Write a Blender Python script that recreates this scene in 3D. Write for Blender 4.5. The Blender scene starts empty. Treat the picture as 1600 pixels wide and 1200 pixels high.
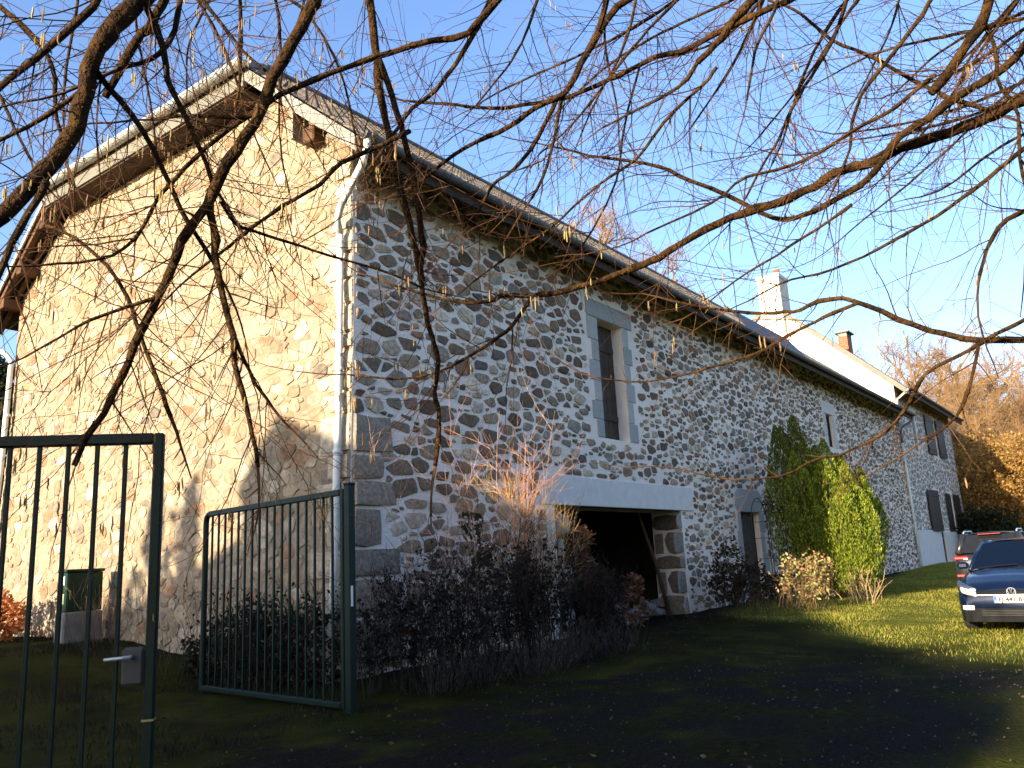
import bpy, bmesh, math, random
import numpy as np
from mathutils import Vector, Matrix, noise as mnoise
R = math.radians
rnd = random.Random(7)
rng = np.random.default_rng(7)
S = bpy.context.scene
COL = S.collection

# ------------------------------------------------------------------ camera model
F, CX, CY, H = 1300.0, 800.0, 600.0, 1.35
def _n(v): return v / np.linalg.norm(v)
_up = _n(np.array([485 - CX, -5380 - CY, F]))
_X = _n(np.array([1786 - CX, 828 - CY, F]))
_X = _n(_X - _up * (_X @ _up))
_Y = np.cross(_up, _X)
M = np.array([_X, _Y, _up])
CAM = np.array([-7.760, -8.359, H])
def ray(px, py):
    return M @ np.array([px - CX, py - CY, F])
def at_depth(px, py, d):
    return CAM + ray(px, py) / F * d
def on(px, py, axis, val):
    r = ray(px, py); t = (val - CAM[axis]) / r[axis]; return CAM + r * t

# ------------------------------------------------------------------ helpers
class MB:
    def __init__(self):
        self.v, self.f, self.c, self.n = [], [], [], 0
    def add(self, verts, faces, col=None):
        verts = np.asarray(verts, float).reshape(-1, 3)
        b = self.n
        self.v.append(verts); self.n += len(verts)
        self.f.extend([tuple(i + b for i in f) for f in faces])
        self.c.append(np.tile(np.array(col if col is not None else (1, 1, 1)), (len(verts), 1)))
        return self
    def box(self, lo, hi, col=None, rot=None, org=None, bev=0.0):
        x0, y0, z0 = lo; x1, y1, z1 = hi
        b = min(bev, (x1-x0)/3, (y1-y0)/3, (z1-z0)/3)
        if b <= 0:
            v = np.array([(x0,y0,z0),(x1,y0,z0),(x1,y1,z0),(x0,y1,z0),(x0,y0,z1),(x1,y0,z1),(x1,y1,z1),(x0,y1,z1)], float)
            f = [(0,3,2,1),(4,5,6,7),(0,1,5,4),(1,2,6,5),(2,3,7,6),(3,0,4,7)]
        else:
            def ring(z, i):
                return [(x0+i,y0+b,z),(x0+b,y0+i,z),(x1-b,y0+i,z),(x1-i,y0+b,z),(x1-i,y1-b,z),(x1-b,y1-i,z),(x0+b,y1-i,z),(x0+i,y1-b,z)]
            v = np.array(ring(z0,b)+ring(z0+b,0)+ring(z1-b,0)+ring(z1,b), float)
            f = [tuple(range(7,-1,-1)), tuple(range(24,32))]
            for k in range(3):
                for i in range(8):
                    j = (i+1) % 8
                    f.append((k*8+i, k*8+j, k*8+8+j, k*8+8+i))
        if rot is not None:
            o = np.array(org, float); Rm = np.array(rot)
            v = (v - o) @ Rm.T + o
        return self.add(v, f, col)
    def tube(self, pts, rad, n=6, col=None, cap=True):
        pts = np.asarray(pts, float); k = len(pts)
        rad = np.broadcast_to(np.asarray(rad, float), (k,))
        t = np.gradient(pts, axis=0)
        t /= (np.linalg.norm(t, axis=1, keepdims=True) + 1e-12)
        u = np.cross(t[0], (0, 0, 1.0))
        if np.linalg.norm(u) < 1e-3: u = np.cross(t[0], (1.0, 0, 0))
        u = _n(u)
        a = np.arange(n) * 2 * np.pi / n
        ca, sa = np.cos(a)[:, None], np.sin(a)[:, None]
        V = []
        for i in range(k):
            u = u - t[i] * (u @ t[i]); u = u / (np.linalg.norm(u) + 1e-12)
            w = np.cross(t[i], u)
            V.append(pts[i] + rad[i] * (ca * u + sa * w))
        f = []
        for i in range(k - 1):
            for j in range(n):
                j2 = (j + 1) % n
                f.append((i*n+j, i*n+j2, (i+1)*n+j2, (i+1)*n+j))
        if cap and n > 3:
            f.append(tuple(range(n-1, -1, -1))); f.append(tuple(range((k-1)*n, k*n)))
        return self.add(np.concatenate(V), f, col)
    def lathe(self, prof, n=16, org=(0,0,0), axis=2, col=None):
        V = []
        for r, h in prof:
            for j in range(n):
                a = 2*math.pi*j/n
                p = [r*math.cos(a), r*math.sin(a), h]
                if axis == 1: p = [p[0], p[2], p[1]]
                if axis == 0: p = [p[2], p[0], p[1]]
                V.append([p[i]+org[i] for i in range(3)])
        f = []
        for i in range(len(prof)-1):
            for j in range(n):
                j2 = (j+1) % n
                q = (i*n+j, i*n+j2, (i+1)*n+j2, (i+1)*n+j)
                f.append(q if axis != 1 else q[::-1])
        return self.add(V, f, col)
    def prism(self, poly, fn0, fn1, col=None):
        """poly: 2d points; fn0/fn1 map 2d -> 3d for two ends"""
        k = len(poly)
        V = [fn0(*p) for p in poly] + [fn1(*p) for p in poly]
        f = [tuple(range(k-1, -1, -1)), tuple(range(k, 2*k))]
        for i in range(k):
            j = (i+1) % k
            f.append((i, j, k+j, k+i))
        return self.add(V, f, col)
    def quads(self, V, col):
        """V: N,4,3 ; col: N,3"""
        V = np.asarray(V, float); n = len(V)
        b = self.n
        self.v.append(V.reshape(-1, 3)); self.n += n*4
        idx = (np.arange(n*4).reshape(n, 4) + b).tolist()
        self.f.extend(idx)
        self.c.append(np.repeat(np.asarray(col, float), 4, axis=0))
        return self
    def build(self, name, mat, parent=None, smooth=False, local=False, fix=False):
        V = np.concatenate(self.v) if self.v else np.zeros((0, 3))
        if parent is not None and not local:
            V = V - world_loc(parent)
        me = bpy.data.meshes.new(name)
        me.from_pydata(V.tolist(), [], self.f)
        C = np.concatenate(self.c)
        a = me.color_attributes.new('Col', 'FLOAT_COLOR', 'POINT')
        a.data.foreach_set('color', np.concatenate([C, np.ones((len(C), 1))], axis=1).ravel())
        if smooth:
            me.polygons.foreach_set('use_smooth', [True]*len(me.polygons))
        if fix:
            bm = bmesh.new(); bm.from_mesh(me); bmesh.ops.recalc_face_normals(bm, faces=bm.faces); bm.to_mesh(me); bm.free()
        me.materials.append(mat)
        me.update()
        o = bpy.data.objects.new(name, me); COL.objects.link(o)
        if parent is not None: o.parent = parent
        return o
def world_loc(o):
    p = np.zeros(3)
    while o is not None:
        p = p + np.array(o.location); o = o.parent
    return p
def tag(o, label=None, cat=None, group=None, kind=None):
    if label: o['label'] = label
    if cat: o['category'] = cat
    if group: o['group'] = group
    if kind: o['kind'] = kind
    return o
def thing(name, label, cat, loc=(0, 0, 0), rz=0.0, group=None):
    o = bpy.data.objects.new(name, None); COL.objects.link(o)
    o.location = loc; o.rotation_euler = (0, 0, rz); o.empty_display_size = .2
    return tag(o, label, cat, group)
def copy_thing(o, loc, rz, sc, label=None, group=None):
    r = o.copy(); COL.objects.link(r); r.location = loc; r.rotation_euler = (0, 0, rz); r.scale = (sc, sc, sc)
    if label: r['label'] = label
    if group: r['group'] = group
    for ch in list(o.children):
        c = ch.copy(); COL.objects.link(c); c.parent = r
        for g in ch.children:
            d = g.copy(); COL.objects.link(d); d.parent = c
    return r

# ------------------------------------------------------------------ materials
def mat(name, base=(.5,.5,.5), rough=.8, col=False, var=.25, vscale=3.0, bump=0.0, bscale=30.0, metal=0.0,
        col2=None, spec=.3, detail=6, trans=0.0, sss=None, coat=0.0):
    m = bpy.data.materials.new(name); m.use_nodes = True
    nt = m.node_tree; N = nt.nodes; L = nt.links
    bs = N['Principled BSDF']
    bs.inputs['Roughness'].default_value = rough
    bs.inputs['Metallic'].default_value = metal
    bs.inputs['Specular IOR Level'].default_value = spec
    bs.inputs['Coat Weight'].default_value = coat
    tc = N.new('ShaderNodeTexCoord')
    no = N.new('ShaderNodeTexNoise'); no.inputs['Scale'].default_value = vscale; no.inputs['Detail'].default_value = detail
    L.new(tc.outputs['Object'], no.inputs['Vector'])
    if col:
        at = N.new('ShaderNodeAttribute'); at.attribute_name = 'Col'; src = at.outputs['Color']
        mr = N.new('ShaderNodeMapRange'); mr.inputs['From Min'].default_value = .25; mr.inputs['From Max'].default_value = .75
        mr.inputs['To Min'].default_value = 1-var; mr.inputs['To Max'].default_value = 1+var
        L.new(no.outputs['Fac'], mr.inputs['Value'])
        mx = N.new('ShaderNodeVectorMath'); mx.operation = 'SCALE'
        L.new(src, mx.inputs[0]); L.new(mr.outputs['Result'], mx.inputs['Scale'])
        L.new(mx.outputs['Vector'], bs.inputs['Base Color'])
    else:
        cr = N.new('ShaderNodeValToRGB')
        c2 = col2 if col2 else tuple(min(1, c*(1+var)) for c in base)
        c1 = base if col2 else tuple(c*(1-var) for c in base)
        cr.color_ramp.elements[0].position = .3; cr.color_ramp.elements[0].color = (*c1, 1)
        cr.color_ramp.elements[1].position = .7; cr.color_ramp.elements[1].color = (*c2, 1)
        L.new(no.outputs['Fac'], cr.inputs['Fac']); L.new(cr.outputs['Color'], bs.inputs['Base Color'])
    if bump:
        nb = N.new('ShaderNodeTexNoise'); nb.inputs['Scale'].default_value = bscale; nb.inputs['Detail'].default_value = 5
        L.new(tc.outputs['Object'], nb.inputs['Vector'])
        bp = N.new('ShaderNodeBump'); bp.inputs['Strength'].default_value = min(1, bump); bp.inputs['Distance'].default_value = .02*max(1, bump)
        L.new(nb.outputs['Fac'], bp.inputs['Height']); L.new(bp.outputs['Normal'], bs.inputs['Normal'])
    if trans:
        out = N['Material Output']
        tr = N.new('ShaderNodeBsdfTranslucent'); mxs = N.new('ShaderNodeMixShader'); mxs.inputs[0].default_value = trans
        if col: L.new(mx.outputs['Vector'], tr.inputs['Color'])
        else: L.new(cr.outputs['Color'], tr.inputs['Color'])
        L.new(bs.outputs[0], mxs.inputs[1]); L.new(tr.outputs[0], mxs.inputs[2]); L.new(mxs.outputs[0], out.inputs['Surface'])
    return m
def glass(name, tint=(.9,.95,1), mixv=.75, rough=.02):
    m = bpy.data.materials.new(name); m.use_nodes = True
    nt = m.node_tree; N = nt.nodes; L = nt.links
    N.remove(N['Principled BSDF'])
    t = N.new('ShaderNodeBsdfTransparent'); t.inputs[0].default_value = (*tint, 1)
    g = N.new('ShaderNodeBsdfGlossy'); g.inputs['Roughness'].default_value = rough
    fr = N.new('ShaderNodeFresnel'); fr.inputs['IOR'].default_value = 1.6
    ad = N.new('ShaderNodeMath'); ad.operation = 'ADD'; ad.inputs[1].default_value = 1-mixv; ad.use_clamp = True
    L.new(fr.outputs[0], ad.inputs[0])
    mx = N.new('ShaderNodeMixShader'); L.new(ad.outputs[0], mx.inputs[0]); L.new(t.outputs[0], mx.inputs[1]); L.new(g.outputs[0], mx.inputs[2])
    L.new(mx.outputs[0], N['Material Output'].inputs['Surface'])
    return m

m_mortar = mat('lime_mortar', (.70,.60,.52), .95, var=.16, vscale=1.4, bump=1.0, bscale=24, col2=(.83,.725,.635))
m_gmortar = mat('weathered_mortar', (.17,.13,.085), .95, vscale=1.6, bump=1.5, bscale=18, col2=(.30,.235,.16))
m_stone = mat('rubble_stone', col=True, rough=.85, var=.45, vscale=17, bump=1.0, bscale=38)
m_gstone = mat('gable_stone', col=True, rough=.9, var=.38, vscale=9, bump=1.9, bscale=15)
m_dressed = mat('dressed_granite', col=True, rough=.85, var=.16, vscale=28, bump=.35, bscale=90)
m_render = mat('lintel_render', (.62,.58,.54), .9, var=.07, vscale=5, bump=.25, bscale=70)
m_wood_door = mat('door_wood', (.055,.035,.022), .75, var=.4, vscale=6, bump=.3, bscale=60)
m_brownwood = mat('eave_wood', (0.08,0.0375,0.016), .8, var=.45, vscale=4, bump=.4, bscale=40)
m_darkwood = mat('soffit_wood', (0.0525,0.0315,0.0182), .85, var=.4, vscale=3, bump=.4, bscale=40)
m_tile = mat('roof_tile', col=True, rough=.6, var=.4, vscale=7, bump=.4, bscale=60)
m_zinc = mat('zinc', (.40,.41,.40), .45, var=.2, vscale=2, metal=.5, spec=.5)
m_fascia = mat('fascia_zinc', (.13,.12,.095), .6, var=.15, vscale=2)
m_whiteboard = mat('white_board', (.19,.18,.155), .7, var=.12, vscale=3)
m_gutter = mat('gutter_grey', (.13,.135,.14), .55, var=.3, vscale=2, spec=.4)
m_pipe = mat('painted_pipe', (.60,.60,.55), .5, var=.12, vscale=4)
m_greenpaint = mat('gate_green_paint', (0.002625,0.012,0.008625), .45, var=.25, vscale=6, spec=.2, bump=.06, bscale=120)
m_white = mat('white_plastic', (.75,.75,.73), .5, var=.05)
m_concrete = mat('concrete', (0.18,0.168,0.15), .9, var=.25, vscale=6, bump=.5, bscale=50)
m_bark = mat('hazel_bark', (0.009,0.005,0.003), .85, var=.0, vscale=12, bump=1.6, bscale=55, col2=(0.084,0.0416,0.0128), spec=.1)
m_twig = mat('twig_bark', (.034,.016,.009), .75, vscale=6, col2=(.105,.050,.022), spec=.1)
m_treebark = mat('tree_bark', (.13,.085,.045), .9, vscale=2, col2=(.22,.15,.08))
m_leaf = mat('leaves', col=True, rough=.6, var=.3, vscale=3, trans=.3, spec=.1)
m_catkin = mat('catkin', col=True, rough=.8, var=.2, vscale=20, trans=.25)
m_grass = mat('grass_blades', col=True, rough=.7, var=.3, vscale=.8, trans=.3)
m_plaster = mat('sunlit_plaster', (.58,.52,.42), .9, var=.12, vscale=2.5, bump=.6, bscale=14, col2=(.74,.70,.62))
m_brick = mat('chimney_brick', (.34,.115,.06), .85, var=.35, vscale=8, bump=.4)
m_shutter = mat('shutter_brown', (.022,.017,.014), .6, var=.3, vscale=8)
m_window = mat('window_dark', (.012,.013,.015), .12, var=.2, spec=.4)
m_tyre = mat('tyre_rubber', (.018,.018,.018), .85, var=.2)
m_rim = mat('rim_alloy', (.35,.35,.36), .35, metal=.8, var=.1)
m_blue = mat('blue_car_paint', (0.0034,0.00935,0.0289), .25, metal=.25, var=.06, coat=.45, spec=.4)
m_grey = mat('grey_car_paint', (.028,.026,.025), .3, metal=.3, var=.06, coat=.4, spec=.5)
m_black = mat('black_plastic', (.008,.008,.009), .7, var=.2, spec=.12)
m_chrome = mat('chrome', (.62,.62,.62), .35, metal=.6, var=.05)
m_lamp = mat('lamp_reflector', (.52,.50,.47), .25, metal=.15, var=.35, vscale=40)
m_amber = mat('amber_lens', (.75,.16,.03), .2, var=.1, spec=.6)
m_red = mat('red_lens', (0.252,0.0048,0.0048), .25, var=.1, spec=.6)
m_seat = mat('beige_seat', (.36,.32,.26), .9, var=.15)
m_plate = mat('number_plate', (.50,.50,.49), .35, var=.03)
m_plateblue = mat('plate_blue', (.03,.11,.55), .35, var=.05)
m_ink = mat('plate_ink', (.012,.012,.014), .5, var=.05)
m_cabinet = mat('cabinet_green', (0.00165,0.0231,0.0099), .4, var=.25, vscale=5)
m_glass = glass('car_glass', (.85,.92,.95), .97)
m_lens = glass('lamp_lens', (1,1,1), .9)
m_iron = mat('wrought_iron', (.03,.028,.026), .6, var=.3)
m_slate = mat('slate', (.06,.055,.055), .6, var=.35, vscale=6)
m_rubble = mat('rubble', col=True, rough=.9, var=.3, vscale=10, bump=.8, bscale=40)

# ------------------------------------------------------------------ terrain
def sm(a, b, x):
    t = np.clip((x - a) / (b - a), 0, 1); return t*t*(3-2*t)
def ground(x, y):
    x = np.asarray(x, float); y = np.asarray(y, float)
    h = .0065 * np.clip(x, 0, 40)
    h = h + .50 * sm(.8, 6.0, y) * (1 - sm(3, 9, x))
    h = h + .38 * np.exp(-((x-29)/4.0)**2 - ((y+2.2)/1.5)**2)
    h = h + .18 * np.exp(-((x-11.5)/3.0)**2 - ((y+1.0)/0.8)**2)
    h = h - .15 * sm(2.5, 5.0, -y) * sm(1, 5, x) * (1 - sm(24, 34, x))
    h = h + .09 * np.exp(-((x-1.5)/3.0)**2 - ((y+1.0)/1.0)**2)
    d = np.clip(x - 58, 0, None)
    h = h + .20 * d * sm(0, 30, d) * (1 - .55*sm(60, 200, d)) * (0.55 + .45*sm(-60, 30, y))
    return h
def drive_mask(x, y):
    d = np.abs(y + 4.6 + .12*(x+6) - 2.6*sm(-4, -12, x)) - 2.7
    e = np.clip((x - 1.8)/2.6, 0, 1)
    return np.clip(.5 - d*.7, 0, 1) * (1 - e)
def lit_lawn_mask(x, y):
    e = x + .9*y*-1 - 10.0 + .5*np.sin(x*1.7+y) + .4*np.sin(y*2.3)   # lawn, coloured brighter for the sun on it, starts beyond a ragged diagonal
    v = np.clip((-y - 6.9 + .25*np.sin(x*2.1))/.7, 0, 1) * np.clip((x + 4)/2, 0, 1) * .20 * np.clip((y + 12.5)/2, 0, 1)   # rough verge right of the drive, colour lifted for its sun patch
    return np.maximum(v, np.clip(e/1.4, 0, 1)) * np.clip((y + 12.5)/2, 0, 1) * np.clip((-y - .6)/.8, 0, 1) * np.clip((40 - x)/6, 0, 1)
def make_ground():
    def axis(lo, hi, step, far):
        a = list(np.arange(lo, hi, step)); s = step; v = hi
        up = []
        while v < far: up.append(v); s *= 1.28; v += s
        s = step; v = lo - step; dn = []
        while v > -far: dn.append(v); s *= 1.28; v -= s
        return np.array(dn[::-1] + a + up)
    xs = axis(-10, 36, .28, 900); ys = axis(-14, 13, .28, 900)
    Xg, Yg = np.meshgrid(xs, ys, indexing='ij')
    Z = ground(Xg, Yg)
    nx, ny = Xg.shape
    V = np.stack([Xg, Yg, Z], -1).reshape(-1, 3)
    near = (np.abs(V[:, 0]-13) < 26) & (np.abs(V[:, 1]) < 18)
    for i in np.nonzero(near)[0]:
        p = V[i]
        V[i, 2] += .035*mnoise.noise(Vector((p[0]*.8, p[1]*.8, 3))) + .015*mnoise.noise(Vector((p[0]*2.7, p[1]*2.7, 8)))
    idx = np.arange(nx*ny).reshape(nx, ny)
    q = np.stack([idx[:-1, :-1], idx[1:, :-1], idx[1:, 1:], idx[:-1, 1:]], -1).reshape(-1, 4)
    mb = MB(); mb.add(V, q.tolist())
    dm = drive_mask(V[:, 0], V[:, 1])
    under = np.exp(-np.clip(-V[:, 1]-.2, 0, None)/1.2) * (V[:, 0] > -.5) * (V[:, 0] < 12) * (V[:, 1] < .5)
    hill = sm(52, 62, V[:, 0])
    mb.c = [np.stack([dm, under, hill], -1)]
    m = bpy.data.materials.new('ground_mix'); m.use_nodes = True
    nt = m.node_tree; N = nt.nodes; L = nt.links; bs = N['Principled BSDF']; bs.inputs['Roughness'].default_value = .9
    bs.inputs['Specular IOR Level'].default_value = .02
    at = N.new('ShaderNodeAttribute'); at.attribute_name = 'Col'
    sp = N.new('ShaderNodeSeparateColor'); L.new(at.outputs['Color'], sp.inputs[0])
    tc = N.new('ShaderNodeTexCoord')
    def noise(s, d=6):
        n = N.new('ShaderNodeTexNoise'); n.inputs['Scale'].default_value = s; n.inputs['Detail'].default_value = d
        L.new(tc.outputs['Object'], n.inputs['Vector']); return n.outputs['Fac']
    def ramp(src, p0, c0, p1, c1):
        r = N.new('ShaderNodeValToRGB'); e = r.color_ramp.elements
        e[0].position, e[0].color = p0, (*c0, 1); e[1].position, e[1].color = p1, (*c1, 1); L.new(src, r.inputs[0]); return r.outputs[0]
    def mix(f, a, b):
        x = N.new('ShaderNodeMix'); x.data_type = 'RGBA'; L.new(f, x.inputs['Factor']); L.new(a, x.inputs['A']); L.new(b, x.inputs['B']); return x.outputs['Result']
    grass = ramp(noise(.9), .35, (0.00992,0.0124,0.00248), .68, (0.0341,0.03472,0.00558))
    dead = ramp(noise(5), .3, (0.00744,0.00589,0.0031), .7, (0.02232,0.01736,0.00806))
    g1 = mix(ramp(noise(1.7), .50, (0,0,0), .66, (1,1,1)), grass, dead)
    asph = ramp(noise(60, 3), .35, (0.00496,0.004464,0.00372), .72, (0.02108,0.0186,0.01488))
    moss = ramp(noise(14), .35, (0.00682,0.00744,0.00217), .7, (0.02232,0.0217,0.00496))
    a1 = mix(ramp(noise(1.1), .46, (0,0,0), .62, (1,1,1)), asph, moss)
    ad = N.new('ShaderNodeMath'); ad.operation = 'MULTIPLY_ADD'; L.new(noise(1.6), ad.inputs[0]); ad.inputs[1].default_value = 3.2; ad.inputs[2].default_value = -1.75
    ad2 = N.new('ShaderNodeMath'); ad2.operation = 'ADD'; L.new(sp.outputs[0], ad2.inputs[0]); L.new(ad.outputs[0], ad2.inputs[1])
    f = ramp(ad2.outputs[0], .25, (0,0,0), .75, (1,1,1))
    c = mix(f, g1, a1)
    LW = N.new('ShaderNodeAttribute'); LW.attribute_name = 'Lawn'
    lawn = ramp(noise(2.2), .32, (.080, .088, .012), .7, (.155, .155, .024))  # grass colour brightened for the sunlit part of the ground
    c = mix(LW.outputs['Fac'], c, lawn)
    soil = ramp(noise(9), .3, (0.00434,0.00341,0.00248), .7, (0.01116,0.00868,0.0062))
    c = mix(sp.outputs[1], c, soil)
    hillc = ramp(noise(.25), .3, (.08, .045, .018), .7, (.17, .09, .032))
    c = mix(sp.outputs[2], c, hillc)
    L.new(c, bs.inputs['Base Color'])
    bp = N.new('ShaderNodeBump'); bp.inputs['Strength'].default_value = .7; bp.inputs['Distance'].default_value = .03
    L.new(noise(28), bp.inputs['Height']); L.new(bp.outputs[0], bs.inputs['Normal'])
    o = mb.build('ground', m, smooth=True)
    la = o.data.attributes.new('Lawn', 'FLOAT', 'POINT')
    lw = lit_lawn_mask(V[:, 0], V[:, 1]); la.data.foreach_set('value', lw); tag(o, kind='structure')
make_ground()

# ------------------------------------------------------------------ rubble stone layout (power diagram)
def clip(poly, nx, ny, d):
    out = []; k = len(poly)
    for i in range(k):
        a = poly[i]; b = poly[(i+1) % k]
        da = a[0]*nx + a[1]*ny - d; db = b[0]*nx + b[1]*ny - d
        if da <= 0: out.append(a)
        if (da < 0 < db) or (db < 0 < da):
            t = da/(da-db); out.append((a[0]+(b[0]-a[0])*t, a[1]+(b[1]-a[1])*t))
    return out
def layout(r, W, Ht, inside, radius, asp=1.5, joint=(.012, .03), holes=(), halfplanes=(), boxx=(.8, 1.5), boxy=(.62, 1.15), pack=.74, grade=False):
    """irregular stones filling [0,W]x[0,Ht]; returns list of (polygon, seed size)"""
    cell = .30; grid = {}; seeds = []
    Ws = W/asp
    n = int(Ws*Ht/(.008 if grade else .012))
    for it in range(n):
        x = r.uniform(-.2, Ws+.2); y = r.uniform(-.2, Ht+.2)
        rr = radius(r, 0 if it < n*.24 else 1 if it < n*.58 else 2)
        if grade: rr *= 1.0 - .30*min(1, x*asp/9)
        if not inside(x*asp, y): continue
        gx, gy = int(x//cell), int(y//cell); ok = True
        for i in (-1, 0, 1):
            for j in (-1, 0, 1):
                for s in grid.get((gx+i, gy+j), ()):
                    dd = (s[0]-x)**2 + (s[1]-y)**2
                    if dd < (pack*(s[2]+rr))**2: ok = False; break
                if not ok: break
            if not ok: break
        if ok:
            s = (x, y, rr); seeds.append(s); grid.setdefault((gx, gy), []).append(s)
    out = []
    for (x, y, rr) in seeds:
        gx, gy = int(x//cell), int(y//cell)
        L = 2.3*rr
        poly = [(x-L, y-L), (x+L, y-L), (x+L, y+L), (x-L, y+L)]
        jt = r.uniform(*joint)
        nb = []
        for i in (-2, -1, 0, 1, 2):
            for j in (-2, -1, 0, 1, 2):
                for s in grid.get((gx+i, gy+j), ()):
                    if s[0] == x and s[1] == y: continue
                    nb.append(((s[0]-x)**2 + (s[1]-y)**2, s))
        nb.sort(key=lambda q: q[0])
        for dd, s in nb[:16]:
            d = math.sqrt(dd); nx, ny = (s[0]-x)/d, (s[1]-y)/d
            t = (dd + rr*rr - s[2]*s[2])/(2*d) - jt
            poly = clip(poly, nx, ny, x*nx + y*ny + max(t, .012))
            if len(poly) < 3: break
        if len(poly) < 3: continue
        # a broken, slab-like block inside the cell
        th = r.gauss(0, .13 if grade else .22); hx, hy = rr*r.uniform(*boxx), rr*r.uniform(*boxy)
        for q, hh in ((0, hx), (1, hy), (2, hx), (3, hy)):
            a = th + q*math.pi/2 + r.gauss(0, .17); hh *= r.uniform(.85, 1.1)
            poly = clip(poly, math.cos(a), math.sin(a), x*math.cos(a) + y*math.sin(a) + hh)
            if len(poly) < 3: break
        if len(poly) < 3: continue
        P = [(p[0]*asp, p[1]) for p in poly]; X = x*asp
        for (x0, z0, x1, z1) in holes:
            c = [(x0 - X, (1, 0, x0)), (X - x1, (-1, 0, -x1)), (z0 - y, (0, 1, z0)), (y - z1, (0, -1, -z1))]
            b = max(c, key=lambda q: q[0])
            if b[0] <= 0: P = []; break
            P = clip(P, *b[1])
            if len(P) < 3: break
        for hp in halfplanes:
            if len(P) < 3: break
            P = clip(P, *hp)
        if len(P) < 3: continue
        A = abs(sum(P[i][0]*P[(i+1) % len(P)][1]-P[(i+1) % len(P)][0]*P[i][1] for i in range(len(P))))/2
        if A < .0028: continue
        # rough the outline: cut corners
        Q = []
        for i in range(len(P)):
            a, b = P[i], P[(i+1) % len(P)]
            f1 = r.uniform(.07, .24); f2 = 1 - r.uniform(.07, .24)
            Q.append((a[0]+(b[0]-a[0])*f1 + r.gauss(0, .005), a[1]+(b[1]-a[1])*f1 + r.gauss(0, .005)))
            Q.append((a[0]+(b[0]-a[0])*f2 + r.gauss(0, .005), a[1]+(b[1]-a[1])*f2 + r.gauss(0, .005)))
        out.append((Q, rr))
    return out
def stone_mesh(mb, polys, mapf, palette, r, relief=(.012, .034), shift=None):
    for P, rr in polys:
        k = len(P); cx = sum(p[0] for p in P)/k; cz = sum(p[1] for p in P)/k
        d = r.uniform(*relief); tx, tz = r.uniform(-.10, .10), r.uniform(-.10, .10)
        V = []
        for s, dep in ((1.0, -.012), (.93, d*.75), (.62, d)):
            for p in P:
                x = cx+(p[0]-cx)*s; z = cz+(p[1]-cz)*s
                e = dep + ((x-cx)*tx + (z-cz)*tz if dep > 0 else 0)
                V.append(mapf(x, z, max(e, .004) if dep > 0 else e))
        V.append(mapf(cx, cz, d*1.05))
        f = []
        for q in range(2):
            for i in range(k):
                j = (i+1) % k; f.append((q*k+i, q*k+j, (q+1)*k+j, (q+1)*k+i))
        for i in range(k): f.append((2*k+i, 2*k+(i+1) % k, 3*k))
        mb.add(V, f, palette(r, cx, cz, rr))
def tint(lo, hi, c):
    def f(r, x, z, rr):
        k = r.uniform(lo, hi); w = r.uniform(-.06, .06); return (c[0]*k*(1+w), c[1]*k, c[2]*k*(1-w))
    return f
def pal_front(r, x, z, rr):
    t = r.random()
    if t < .24: c = (.165, .118, .082)
    elif t < .46: c = (.235, .178, .128)
    elif t < .58: c = (.185, .160, .142)
    elif t < .80: c = (.345, .280, .218)
    elif t < .90: c = (.215, .130, .090)
    else: c = (.43, .365, .295)
    k = r.uniform(.50, 1.40); return (c[0]*k*1.05, c[1]*k, c[2]*k*.93)
def pal_gable(r, x, z, rr):
    t = r.random()
    if t < .46: c = (.35, .265, .175)
    elif t < .68: c = (.31, .225, .14)
    elif t < .84: c = (.41, .335, .24)
    elif t < .94: c = (.30, .175, .10)
    else: c = (.22, .175, .13)
    k = r.uniform(.66, 1.12)*.88; return tuple(q*k for q in c)

# ------------------------------------------------------------------ the barn
BW, BL = 10.65, 34.2
def batter(z): return -.042*max(0.0, 5.0-z) - .02*max(0, 1.6 - z)
barn = thing('stone_barn', 'long rubble stone barn with sunlit end wall and wide garage opening', 'barn', (0, 0, 0))
PORTAL = (4.75, -.5, 9.92, 2.36); UDOOR = (6.74, 3.75, 7.80, 6.27); WIN2 = (22.4, 4.85, 23.2, 6.05); LDOOR = (13.45, -.5, 14.75, 2.40)
def frontmap(y_out=0):
    def f(x, z, e):
        k = max(0, 1-x/1.2) if x < 1.2 else 0
        return (x + batter(z)*k, -e, z)
    return f
def wall_grid(mb, us, vs, hole, mapf):
    for i in range(len(us)-1):
        for j in range(len(vs)-1):
            um, vm = (us[i]+us[i+1])/2, (vs[j]+vs[j+1])/2
            if hole(um, vm): continue
            mb.add([mapf(us[i], vs[j], 0), mapf(us[i+1], vs[j], 0), mapf(us[i+1], vs[j+1], 0), mapf(us[i], vs[j+1], 0)], [(0, 1, 2, 3)])
def grid_lines(lo, hi, step, extra):
    a = sorted(set(list(np.round(np.arange(lo, hi, step), 3)) + [hi] + list(extra)))
    return [v for i, v in enumerate(a) if i == 0 or v - a[i-1] > 1e-4]
HOLES = [PORTAL, UDOOR, WIN2, LDOOR]
def in_hole(x, z): return any(h[0] < x < h[2] and h[1] < z < h[3] for h in HOLES)
mb = MB()
us = grid_lines(0, BL, .8, [v for h in HOLES for v in (h[0], h[2])] + [.3, .6, 1.2]); vs = grid_lines(-.6, 7.55, .8, [v for h in HOLES for v in (h[1], h[3])])
fm = frontmap()
wall_grid(mb, us, vs, in_hole, fm)
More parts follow.
